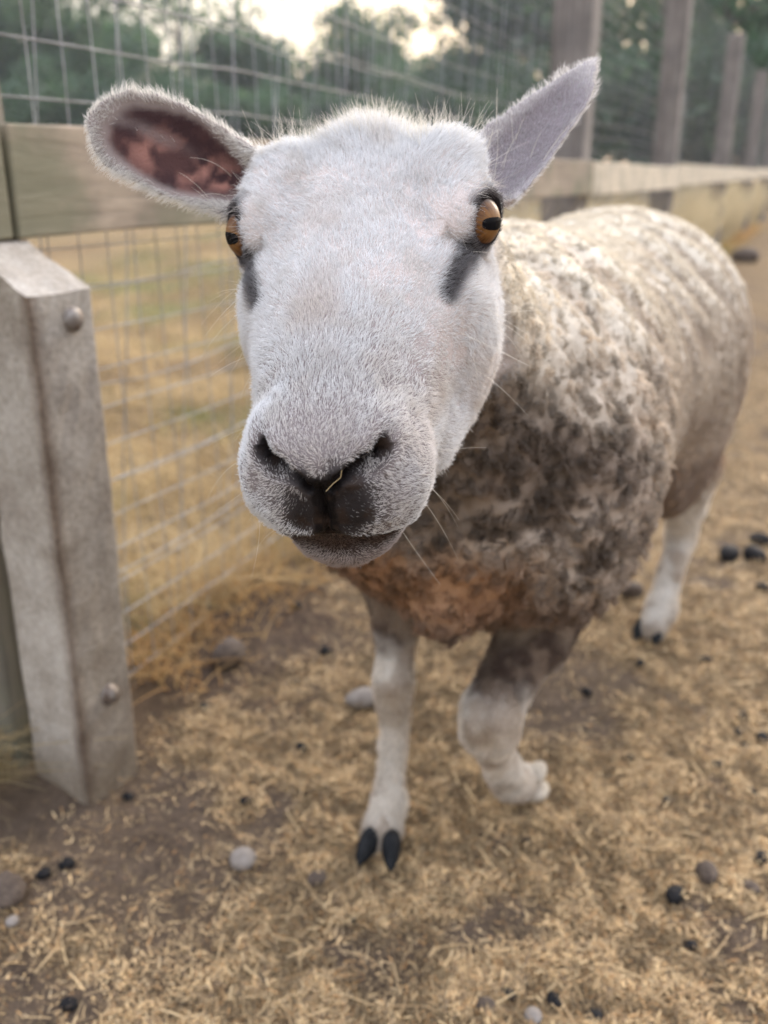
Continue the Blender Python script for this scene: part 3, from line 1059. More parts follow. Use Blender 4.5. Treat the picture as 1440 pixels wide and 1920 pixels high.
    wisp(P, n, n * 0.7 + HM[2] * 0.5, 0.014 + 0.012 * r.random(150), 0.05, 0.00011, (0.72, 0.68, 0.60), jit=0.35)
    for E, cnt in zip(EARS, (6, 12)):
        te, q, tn, (e, nn, w) = ear_coords(V, E)
        root = ((te > 0.0) & (te < 0.28) & (np.abs(q) < 1.2) & (np.abs(tn) < 0.025)).astype(float) * np.clip(N @ nn, 0, 1)
        root = root * (0.15 + 1.0 * (q > 0.2)) if E is EARS[0] else root
        P, n = scatter(V, N, T, root, cnt, r)
        wisp(P, n, e * 0.5 + nn * 0.9 + HM[2] * 0.7, 0.018 + 0.018 * r.random(cnt), 0.25, 0.00016, (0.76, 0.72, 0.62), jit=0.35)
    lipv = ((hx[:, 1] > 11.0) & (hx[:, 2] < -4.0) & (hx[:, 2] > -9.8) & (np.abs(hx[:, 0]) > 2.6)).astype(float)
    P, n = scatter(V, N, T, lipv, 20, r)
    wisp(P, n, n * 0.8 + HM[2] * -0.4, 0.015 + 0.022 * r.random(20), 0.35, 0.00008, (0.70, 0.66, 0.58), jit=0.3)
    chk = ((hx[:, 1] > -1) & (hx[:, 1] < 6) & (hx[:, 2] < -0.5) & (hx[:, 2] > -6) & (np.abs(hx[:, 0]) > 5.0)).astype(float)
    P, n = scatter(V, N, T, chk, 26, r)
    wisp(P, n, n * 0.8 + HM[2] * -0.5, 0.018 + 0.02 * r.random(26), 0.2, 0.00009, (0.74, 0.70, 0.62), jit=0.3)
    for sg in (1, -1):
        c = EYE_C * np.array([sg, 1, 1])
        a_, l_, w_ = eye_axes(sg)
        v = hx - c
        rr = np.linalg.norm(v, axis=1)
        u = v / np.maximum(rr, 1e-6)[:, None]
        cu, cw = u @ l_, u @ w_
        e_ = np.sqrt((cu / 0.76) ** 2 + (cw / 0.70) ** 2)
        upper = (hx[:, 2] > c[2] + 0.1)
        lash = ((rr < 2.6) & (u @ a_ > 0) & (e_ > 1.04) & (e_ < 1.22) & upper).astype(float)
        P, n = scatter(V, N, T, lash, 60, r)
        wisp(P, n, (a_ * 1.0) @ HM + HM[2] * 0.35 - (l_ * 0.3) @ HM, 0.006 + 0.005 * r.random(60), 0.5, 0.00009, (0.10, 0.085, 0.08), jit=0.25)
        brow2 = ((rr < 3.2) & (u @ a_ > -0.2) & (e_ > 1.22) & (e_ < 1.55) & upper).astype(float)
        P, n = scatter(V, N, T, brow2, 160, r)
        wisp(P, n, (a_ * 0.9) @ HM + HM[2] * -0.1 - HM[1] * 0.5, 0.006 + 0.004 * r.random(160), 0.3, 0.00010, (0.60, 0.55, 0.50), jit=0.3)
    curves_obj("whiskers", np.concatenate(W), np.concatenate(WR), np.concatenate(WC), hm, body)
    make_eyes(body)
    make_hooves(body)
    tag(body, "white faced shorn sheep with dirty fleece stepping towards the viewer beside the fence", "sheep")
    return body

def make_eyes(body):
    m, nt, b = attr_mat("eye_iris", 'pigment', 0.45, 0.15, 0.16)
    b.inputs['Coat Roughness'].default_value = 0.07
    pm, pnt, pb = new_mat("eye_pupil")
    pb.inputs['Base Color'].default_value = (0.004, 0.0045, 0.006, 1)
    pb.inputs['Roughness'].default_value = 0.3
    pb.inputs['Specular IOR Level'].default_value = 0.0
    pb.inputs['Coat Weight'].default_value = 0.22
    pb.inputs['Coat Roughness'].default_value = 0.05
    for s in (1, -1):
        c = h2w(EYE_C * np.array([s, 1, 1]))
        a = unit((LOOK[s] * np.array([s, 1, 1])) @ HM)
        up = unit(np.array([0, 0, 1.0]) - a * a[2])
        hz = np.cross(up, a)
        nu, nv = 96, 72
        th = np.linspace(0, math.pi, nv)[:, None]          # angle from the optical axis
        ph = np.linspace(0, 2 * math.pi, nu, endpoint=False)[None]
        R = EYE_R * 0.01 * (1 + 0.05 * np.exp(-(th / 0.55) ** 2))
        X = (R * np.sin(th) * np.cos(ph))[..., None] * hz + (R * np.sin(th) * np.sin(ph))[..., None] * up + (R * np.cos(th) + 0 * ph)[..., None] * a
        Vv = (c + X).reshape(-1, 3)
        ii, jj = np.meshgrid(np.arange(nv - 1), np.arange(nu), indexing='ij')
        q = np.stack([ii * nu + jj, (ii + 1) * nu + jj, (ii + 1) * nu + (jj + 1) % nu, ii * nu + (jj + 1) % nu], -1).reshape(-1, 4)
        t2 = np.broadcast_to(th, (nv, nu)).ravel()
        p2 = np.broadcast_to(ph, (nv, nu)).ravel()
        stria = vnoise(np.stack([np.cos(p2) * 9, np.sin(p2) * 9, t2 * 2.0], 1), 2.2, 91)
        col = mix(np.tile(np.array([0.17, 0.072, 0.018]), (len(Vv), 1)), (0.075, 0.028, 0.008), sstep(0.25, 0.75, stria))
        col = mix(col, (0.22, 0.11, 0.035), sstep(0.62, 0.40, t2) * 0.5)
        col = mix(col, (0.035, 0.02, 0.015), sstep(0.66, 0.92, t2))
        o = mesh_np("eye", Vv, q, m, body)
        o.data.flip_normals() if False else None
        set_color(o.data, 'pigment', col)
        # pupil: a wide rounded slot lying level, just proud of the iris
        na, nr = 40, 6
        ang = np.linspace(0, 2 * math.pi, na, endpoint=False)
        se = (np.abs(np.cos(ang)) ** 3.2 + np.abs(np.sin(ang)) ** 3.2) ** (-1 / 3.2)
        verts, faces = [], []
        for k in range(nr + 1):
            f = k / nr
            hx, vy = 0.54 * f * se * np.cos(ang), 0.215 * f * se * np.sin(ang)
            tt = np.hypot(hx, vy)
            rr = (EYE_R * 0.01 * (1 + 0.05 * np.exp(-(tt / 0.55) ** 2)) + 0.00012)[:, None]
            verts.append(c + rr * unit(np.tan(hx)[:, None] * hz + np.tan(vy)[:, None] * up + a))
        Vp = np.concatenate(verts)
        for k in range(nr):
            for j in range(na):
                faces.append((k * na + j, (k + 1) * na + j, (k + 1) * na + (j + 1) % na, k * na + (j + 1) % na))
        p = mesh_np("pupil", Vp, np.array(faces), pm, o)

LOOK = {1: np.array([0.78, 0.55, 0.16]), -1: np.array([0.72, 0.60, 0.20])}
N_COAT, N_WOOL, HAIR_R = 300000, 190000, 0.000075

def claw_mesh(toe, heel_dir, L, W, Hh):
    """one claw: a pointed horn shoe with a flat sole; local x sideways, y towards the toe, z up"""
    V, F = [], []
    ring = 12
    st = [(-0.42, 0.55, 0.62), (-0.25, 0.85, 0.82), (0.0, 1.0, 0.90), (0.25, 0.86, 0.72), (0.42, 0.60, 0.48), (0.52, 0.28, 0.26), (0.56, 0.06, 0.10)]
    for y, w, hh in st:
        for k in range(ring):
            a = 2 * math.pi * k / ring
            x = math.cos(a) * w * W / 2
            z = (math.sin(a) * 0.5 + 0.5)
            z = max(0.0, z * 1.15 - 0.12) * hh * Hh
            V.append((x + toe * 0.12 * W * (y + 0.4), y * L, z))
    n = len(st)
    for i in range(n - 1):
        for k in range(ring):
            F.append((i * ring + k, i * ring + (k + 1) % ring, (i + 1) * ring + (k + 1) % ring, (i + 1) * ring + k))
    F.append(tuple(range(ring))[::-1])
    F.append(tuple((n - 1) * ring + k for k in range(ring)))
    return V, F

def make_hooves(body):
    hmats = {}
    for nm, c in (("hoof_horn", (0.005, 0.0055, 0.0065)), ("hoof_horn_pale", (0.27, 0.235, 0.19))):
        m, nt, b = new_mat(nm)
        co = obj_coord(nt)
        nt.links.new(ramp(nt, noise(nt, 90, 4, co), [(0.3, c), (0.75, tuple(min(1, v * 1.9 + 0.01) for v in c))]), b.inputs['Base Color'])
        b.inputs['Roughness'].default_value = 0.6
        b.inputs['Specular IOR Level'].default_value = 0.12
        bump(nt, b, noise(nt, 220, 3, co), 0.4, 0.002)
        hmats[nm] = m
    for pts, mat, spread, fwd, up, L, W, Hh in HOOVES:
        p = np.array(pts)
        f, u = unit(np.array(fwd)), np.array(up, float)
        u = unit(u - f * (u @ f))
        x = np.cross(f, u)
        Vs, Fs = [], []
        for sgn in (-1, 1):
            V, F = claw_mesh(sgn, 0, L, W, Hh)
            V = np.array(V)
            ca, sa = math.cos(spread * sgn), math.sin(spread * sgn)
            V[:, 0], V[:, 1] = V[:, 0] * ca + V[:, 1] * sa, -V[:, 0] * sa + V[:, 1] * ca
            V[:, 0] += sgn * W * 0.47
            off = sum(len(v) for v in Vs)
            Vs.append(V)
            Fs += [tuple(i + off for i in g) for g in F]
        V = np.concatenate(Vs)
        Wd = p + V[:, :1] * x + V[:, 1:2] * f + V[:, 2:3] * u
        o = mesh_np("hoof", Wd, Fs, hmats[mat], body)
        bv = o.modifiers.new("round", 'BEVEL')
        bv.width = 0.0015
        bv.segments = 2

_f = np.array([-AX[0], -AX[1], 0])
HOOVES = [
    (at_z(714, 1596, 0.0), "hoof_horn", 0.16, _f * 1.0 + np.array([0.25, 0, 0]), (0, 0, 1), 0.054, 0.0235, 0.031),
    (at_z(1216, 1192, 0.0), "hoof_horn", 0.10, _f, (0, 0, 1), 0.054, 0.0235, 0.032),
    (np.array([0.215, 1.49, 0.0]), "hoof_horn", 0.10, _f, (0, 0, 1), 0.054, 0.0235, 0.032),
    (at_y(990, 1460, 0.925), "hoof_horn_pale", 0.02, (0.75, 0.35, 0.05), (0.3, -0.9, 0.2), 0.044, 0.0225, 0.034),
]
# ================================================================== ground, field and fence line
FAZ = math.atan(840 / 1816)
FD = np.array([math.sin(FAZ), math.cos(FAZ)])            # along the fence, away from the viewer
FN = np.array([FD[1], -FD[0]])                          # from the fence into the pen
FP = np.array([-0.45, 0.95])                             # a point on the fence line, s = 0

def fpos(s, off=0.0, z=0.0):
    p = FP + FD * s + FN * off
    return np.array([p[0], p[1], z])

def ground_z(P):
    """height of the soil surface, P (n, 2)"""
    Q = np.concatenate([P, np.zeros((len(P), 1))], 1)
    off = (P - FP) @ FN
    near = np.exp(-(np.hypot(P[:, 0], P[:, 1]) / 14.0) ** 2)
    z = (0.016 * (fbm(Q, 4, 2, 101) - 0.5) + 0.012 * (fbm(Q, 19, 3, 102) - 0.5)) * near
    z = z - 0.004 * near
    ridge = np.exp(-((off + 0.02) / 0.10) ** 2) * near
    s = (P - FP) @ FD
    z = z + ridge * 0.022 * sstep(0.2, 0.5, s) + ridge * 0.03 * (fbm(Q, 12, 2, 103) - 0.4) * sstep(0.1, 0.3, s)
    return z

def ground_colour(P):
    """soil and dry litter of the pen, dry grass of the field; P (n, 2)"""
    Q = np.concatenate([P, np.zeros((len(P), 1))], 1)
    off = (P - FP) @ FN
    s = (P - FP) @ FD
    n1, n2, n3 = fbm(Q, 5, 3, 111), fbm(Q, 32, 3, 112), fbm(Q, 0.8, 3, 113)
    soil = mix(np.tile(np.array([0.085, 0.061, 0.047]), (len(P), 1)), (0.165, 0.125, 0.098), n2)
    litter = mix(np.tile(np.array([0.33, 0.225, 0.115]), (len(P), 1)), (0.17, 0.115, 0.065), n2)
    f = litter_mask(P)
    c = mix(soil, litter, f * 0.65)
    field = mix(np.tile(np.array([0.36, 0.255, 0.135]), (len(P), 1)), (0.17, 0.165, 0.070), sstep(0.48, 0.66, n3 * 0.5 + fbm(Q, 2.5, 2, 115) * 0.5))
    field = mix(field, (0.19, 0.125, 0.07), sstep(0.42, 0.60, n1) * 0.75)
    field = mix(field, (0.13, 0.10, 0.06), sstep(0.55, 0.72, n2) * 0.6)
    t = sstep(-0.02, -0.16, off + 0.08 * (n1 - 0.5))
    c = mix(c, field, t)
    dark = np.exp(-((off - 0.10) / 0.16) ** 2) * sstep(0.0, 0.2, s) * sstep(4, 2, s)
    c = mix(c, (0.085, 0.058, 0.045), dark * sstep(0.35, 0.6, n1 + 0.2) * 0.85)
    return c

BARE = [(at_z(330, 1620), 0.17), (at_z(230, 1530), 0.13), (at_z(420, 1230), 0.14), (at_z(330, 1200), 0.12), (at_z(1060, 1270), 0.14), (at_z(720, 1790), 0.06),
        (at_z(60, 1860), 0.07), (at_z(950, 1730), 0.05), (at_z(560, 1180), 0.12), (at_z(60, 1480), 0.14), (at_z(1020, 1320), 0.10)]

def litter_mask(P):
    Q = np.concatenate([P, np.zeros((len(P), 1))], 1)
    f = sstep(0.24, 0.44, 0.6 * fbm(Q, 7, 3, 121) + 0.4 * fbm(Q, 24, 2, 122))
    for c, r in BARE:
        d = np.linalg.norm(P - c[:2], axis=1)
        f = f * (1 - 0.88 * sstep(r * 1.25, r * 0.45, d + r * 0.7 * (vnoise(Q, 16, 123) - 0.5)))
    return f

def make_ground():
    xs = np.concatenate([-np.geomspace(260, 2.2, 34), np.linspace(-2.0, 2.6, 330), np.geomspace(2.8, 260, 34)])
    ys = np.concatenate([[-120, -30, -8, -2], np.linspace(-0.6, 4.2, 340), np.geomspace(4.4, 260, 50)])
    X, Y = np.meshgrid(xs, ys)
    P = np.stack([X.ravel(), Y.ravel()], 1)
    V = np.concatenate([P, ground_z(P)[:, None]], 1)
    nx, ny = len(xs), len(ys)
    i, j = np.meshgrid(np.arange(ny - 1), np.arange(nx - 1), indexing='ij')
    F = np.stack([i * nx + j, i * nx + j + 1, (i + 1) * nx + j + 1, (i + 1) * nx + j], -1).reshape(-1, 4)
    m, nt, b = new_mat("ground_soil")
    at = nd(nt, 'ShaderNodeAttribute', attribute_name='pigment')
    co = obj_coord(nt)
    n1 = noise(nt, 55, 8, co, 0.65)
    n2 = noise(nt, 420, 5, co, 0.6)
    c = mixrgb(nt, at.outputs['Color'], ramp(nt, n1, [(0.25, (0.45, 0.45, 0.45)), (0.75, (1.35, 1.32, 1.25))]), 0.8, 'MULTIPLY')
    c = mixrgb(nt, c, ramp(nt, n2, [(0.3, (0.6, 0.58, 0.55)), (0.7, (1.3, 1.28, 1.2))]), 0.7, 'MULTIPLY')
    nt.links.new(c, b.inputs['Base Color'])
    b.inputs['Roughness'].default_value = 0.95
    b.inputs['Specular IOR Level'].default_value = 0.15
    h = nd(nt, 'ShaderNodeMath', operation='ADD')
    nt.links.new(n1, h.inputs[0]); nt.links.new(n2, h.inputs[1])
    bump(nt, b, h.outputs[0], 0.8, 0.012)
    o = mesh_np("ground", V, F, m)
    set_color(o.data, 'pigment', ground_colour(P))
    tag(o, "bare brown soil of the pen running into a dry field", None, None, 'structure')
    return o

def ribbons(name, base, dirs, lens, wid, cols, mat, lift, curve, r, segs=2, label=None):
    """many short flat bits (straw, chaff) as one mesh"""
    n = len(base)
    d = unit(dirs)
    side = unit(np.cross(d, np.array([0, 0, 1.0]) + 0.4 * r.normal(0, 1, (n, 3))))
    bend = r.normal(0, 1, (n, 3)) * curve[:, None]
    V = np.empty((n, segs + 1, 2, 3))
    for k in range(segs + 1):
        t = k / segs - 0.5
        c = base + d * (lens * t)[:, None] + bend * (lens * (0.25 - t * t))[:, None]
        c[:, 2] += lift
        w = (wid * (1.0 if 0 < k < segs else 0.7))[:, None]
        V[:, k, 0], V[:, k, 1] = c - side * w, c + side * w
    idx = np.arange(n)[:, None] * (segs + 1) * 2
    F = np.concatenate([idx + np.array([[2 * k, 2 * k + 1, 2 * k + 3, 2 * k + 2]]) for k in range(segs)], 1).reshape(-1, 4)
    o = mesh_np(name, V.reshape(-1, 3), F, mat)
    set_color(o.data, 'pigment', np.repeat(cols, (segs + 1) * 2, 0))
    if label:
        tag(o, label, None, None, 'stuff')
    return o

def make_litter():
    r = np.random.default_rng(11)
    m, nt, b = attr_mat("dry_straw", 'pigment', 0.7, 0.25)
    def area(n, y0, y1, xl, xr):
        y = y0 + (y1 - y0) * r.random(n) ** 1.3
        x = (xl + (xr - xl) * r.random(n)) * (0.35 + 0.62 * y)
        return np.stack([x, y], 1)
    P = area(1500000, 0.30, 3.6, -1.0, 1.0)
    off = (P - FP) @ FN
    keep = (r.random(len(P)) < 0.05 + litter_mask(P)) & (off > 0.03 + 0.1 * r.random(len(P))) & (r.random(len(P)) < 1.0 / (0.5 + 0.75 * P[:, 1]))
    P = P[keep]
    n = len(P)
    a = r.random(n) * 6.283
    dirs = np.stack([np.cos(a), np.sin(a), r.normal(0, 0.6, n)], 1)
    lens = 0.0025 + 0.011 * r.random(n) ** 2.6
    wid = 0.0003 + 0.0007 * r.random(n) ** 1.6
    long_ = r.random(n) < 0.07
    lens = np.where(long_, 0.012 + 0.024 * r.random(n), lens)
    wid = np.where(long_, 0.00035, wid)
    base = np.concatenate([P, ground_z(P)[:, None] + 0.001], 1)
    cols = mix(np.tile(np.array([0.62, 0.435, 0.225]), (n, 1)), (0.105, 0.072, 0.048), r.random(n) ** 0.9)
    tone = fbm(np.concatenate([P, np.zeros((n, 1))], 1), 42, 3, 125)
    cols = cols * (0.55 + 0.75 * sstep(0.3, 0.68, tone))[:, None]
    cols = mix(cols, (0.62, 0.47, 0.27), (r.random(n) < 0.14) * 0.8 * sstep(0.35, 0.6, tone))
    cols = mix(cols, (0.42, 0.22, 0.08), (r.random(n) < 0.12) * 0.6)
    ribbons("chaff", base, dirs, lens, wid, cols, m, (0.003 + 0.008 * sstep(0.42, 0.7, tone)) * r.random(n) ** 1.5, 0.5 * r.random(n), r,
            label="golden chaff and chopped straw trodden over the soil")
    P = area(15000, 0.30, 3.4, -1.0, 1.0)
    off = (P - FP) @ FN
    P = P[(off > 0.1) & (r.random(len(P)) < 0.10 + 0.9 * litter_mask(P))]
    n = len(P)
    a = r.random(n) * 6.283
    dirs = np.stack([np.cos(a), np.sin(a), r.normal(0, 0.12, n)], 1)
    lens = 0.008 + 0.034 * r.random(n) ** 3.0
    wid = 0.0004 + 0.0005 * r.random(n) ** 1.5
    base = np.concatenate([P, ground_z(P)[:, None] + 0.003], 1)
    cols = mix(np.tile(np.array([0.60, 0.44, 0.24]), (n, 1)), (0.28, 0.185, 0.095), r.random(n) ** 0.7)
    ribbons("straw", base, dirs, lens, wid, cols, m, 0.002 + 0.006 * r.random(n), 0.28 * r.random(n), r, 3,
            label="loose pale straw stalks lying on the trodden litter")
    return m

def blades(name, P, h, lean, col, label, kind='stuff', wid=0.0014, K=5, seed=5, parent=None):
    """grass blades as curves, P (n, 3)"""
    r = np.random.default_rng(seed)
    n = len(P)
    a = r.random(n) * 6.283
    out = np.stack([np.cos(a), np.sin(a), np.zeros(n)], 1) * (lean * (0.3 + r.random(n)))[:, None]
    t = np.linspace(0, 1, K)
    pts = P[:, None] + np.array([0, 0, 1.0]) * (h[:, None] * (t - 0.25 * t ** 2 * np.clip(lean, 0, 1.5)[:, None]))[..., None] + out[:, None] * (h[:, None] * t ** 1.7)[..., None]
    rad = (wid * (0.6 + 0.7 * r.random(n)))[:, None] * np.linspace(1, 0.2, K)[None]
    m = hair_mat_shared()
    o = curves_obj(name, pts, rad, col, m, parent)
    if label:
        tag(o, label, None, None, kind)
    return o

_hm = []
def hair_mat_shared():
    if not _hm:
        _hm.append(hair_mat("dry_grass"))
    return _hm[0]

def make_grass():
    r = np.random.default_rng(21)
    # the field beyond the fence
    n = 60000
    s = r.random(n) ** 1.6 * 11 - 0.6
    off = -0.03 - (r.random(n) ** 1.5) * (1.0 + 0.65 * np.clip(s, 0, 9))
    P2 = FP + FD * s[:, None] + FN * off[:, None]
    Q = np.concatenate([P2, np.zeros((n, 1))], 1)
    clump = fbm(Q, 9, 2, 131)
    keep = r.random(n) < sstep(0.32, 0.62, clump) + 0.08
    P2, off, s, Q, clump = P2[keep], off[keep], s[keep], Q[keep], clump[keep]
    n = len(P2)
    P = np.concatenate([P2, ground_z(P2)[:, None] - 0.003], 1)
    h = (0.020 + 0.13 * r.random(n) ** 2.5) * (0.5 + 0.9 * clump)
    green = sstep(0.46, 0.60, 0.55 * fbm(Q, 2.6, 2, 115) + 0.45 * fbm(Q, 0.8, 3, 113))
    col = mix(np.tile(np.array([0.36, 0.255, 0.125]), (n, 1)), (0.50, 0.39, 0.225), r.random(n) ** 1.5)
    col = col * (0.40 + 0.95 * sstep(0.32, 0.62, 0.5 * fbm(Q, 12, 2, 133) + 0.5 * fbm(Q, 4.5, 2, 134)))[:, None]
    col = mix(col, (0.21, 0.215, 0.075), green * (r.random(n) < 0.75))
    blades("field_grass", P, h, 0.9 + 0.8 * r.random(n), col, "dry yellow grass with greener patches in the field beyond the wire", wid=0.0011)
    # rank growth along the foot of the fence
    n = 9000
    s = 0.25 + r.random(n) ** 1.2 * 12
    off = r.normal(-0.03, 0.05, n)
    P2 = FP + FD * s[:, None] + FN * off[:, None]
    Q = np.concatenate([P2, np.zeros((n, 1))], 1)
    keep = r.random(n) < sstep(0.36, 0.58, fbm(Q, 6, 2, 141)) + 0.1
    P2, s = P2[keep], s[keep]
    n = len(P2)
    P = np.concatenate([P2, ground_z(P2)[:, None] - 0.003], 1)
    h = (0.025 + 0.06 * r.random(n) ** 2) * (1 + 0.12 * s)
    col = mix(np.tile(np.array([0.40, 0.22, 0.085]), (n, 1)), (0.52, 0.36, 0.17), r.random(n))
    gr = np.exp(-((s - 0.95) / 0.22) ** 2) + np.exp(-((s - 7.5) / 1.5) ** 2)
    col = mix(col, (0.10, 0.14, 0.05), gr * (r.random(n) < 0.7))
    blades("fence_grass", P, h, 1.0 + 0.8 * r.random(n), col, "rusty matted grass growing along the foot of the fence", wid=0.0012, seed=6)
    # tall bleached grass behind the far boards
    n = 22000
    s = 2.0 + r.random(n) * 12
    off = -0.06 - 0.5 * r.random(n) ** 1.5
    P2 = FP + FD * s[:, None] + FN * off[:, None]
    Q = np.concatenate([P2, np.zeros((n, 1))], 1)
    keep = r.random(n) < sstep(0.34, 0.52, fbm(Q, 2.2, 2, 151)) * np.min([sstep(0.25, 0.75, np.abs(s - q_)) for q_ in (2.95, 5.2, 8.35, 11.6, 15.0)], axis=0)
    P2 = P2[keep]
    n = len(P2)
    P = np.concatenate([P2, ground_z(P2)[:, None]], 1)
    h = 0.30 + 0.42 * r.random(n)
    col = mix(np.tile(np.array([0.58, 0.48, 0.31]), (n, 1)), (0.42, 0.35, 0.22), r.random(n))
    blades("tall_grass", P, h, 0.25 + 0.4 * r.random(n), col, "tall bleached grass standing behind the far boards", wid=0.0022, K=6, seed=7)

# ------------------------------------------------------------------ fence
def box_mesh(c, ax, half, seed=0, n=(1, 1, 1), wob=0.0, bevel=0.004):
    """closed box with unevenly worn faces; ax rows are unit axes"""
    bm = bmesh.new()
    bmesh.ops.create_cube(bm, size=2.0)
    if max(n) > 1:
        for k in range(3):
            if n[k] > 1:
                ed = [e for e in bm.edges if abs((e.verts[0].co - e.verts[1].co)[k]) > 1e-4]
                bmesh.ops.subdivide_edges(bm, edges=ed, cuts=n[k] - 1, use_grid_fill=True)
    V = np.array([v.co[:] for v in bm.verts])
    L = V * np.array(half)
    if wob:
        q = L + seed * 3.17
        dv = np.stack([fbm(q, 7, 3, seed + 1), fbm(q, 7, 3, seed + 2), fbm(q, 7, 3, seed + 3)], 1) - 0.5
        L = L + dv * wob
    W = np.array(c) + L @ np.array(ax)
    for v, w in zip(bm.verts, W):
        v.co = w
    if np.linalg.det(np.array(ax)) < 0:
        bmesh.ops.reverse_faces(bm, faces=bm.faces)
    return bm

def bm_obj(name, bm, mat, parent, bevel=0.004):
    me = bpy.data.meshes.new(name)
    bm.to_mesh(me)
    bm.free()
    me.materials.append(mat)
    me.polygons.foreach_set("use_smooth", np.zeros(len(me.polygons), bool))
    o = bpy.data.objects.new(name, me)
    C.objects.link(o)
    o.parent = parent
    if bevel:
        b = o.modifiers.new("worn_edges", 'BEVEL')
        b.width = bevel
        b.segments = 2
        b.limit_method = 'ANGLE'
        b.angle_limit = math.radians(50)
    return o

def wood_mat(name, c0, c1, green=0.0, along=(1, 1, 0.06)):
    m, nt, b = new_mat(name)
    co = obj_coord(nt)
    mp = nd(nt, 'ShaderNodeMapping')
    mp.inputs['Scale'].default_value = along
    nt.links.new(co, mp.inputs['Vector'])
    g = noise(nt, 70, 6, mp.outputs[0], 0.6, 0.6)
    c = ramp(nt, g, [(0.3, c0), (0.7, c1)])
    s = noise(nt, 9, 5, co, 0.6)
    c = mixrgb(nt, c, ramp(nt, s, [(0.3, (0.55, 0.55, 0.55)), (0.7, (1.25, 1.22, 1.18))]), 0.7, 'MULTIPLY')
    if green:
        gm = nd(nt, 'ShaderNodeMapRange')
        gm.inputs[1].default_value, gm.inputs[2].default_value, gm.inputs[4].default_value = 0.42, 0.62, green
        nt.links.new(noise(nt, 6.5, 4, co, 0.55), gm.inputs[0])
        c = mixrgb(nt, c, (0.125, 0.125, 0.075), gm.outputs[0])
    nt.links.new(c, b.inputs['Base Color'])
    b.inputs['Roughness'].default_value = 0.85
    bump(nt, b, g, 0.6, 0.004)
    return m

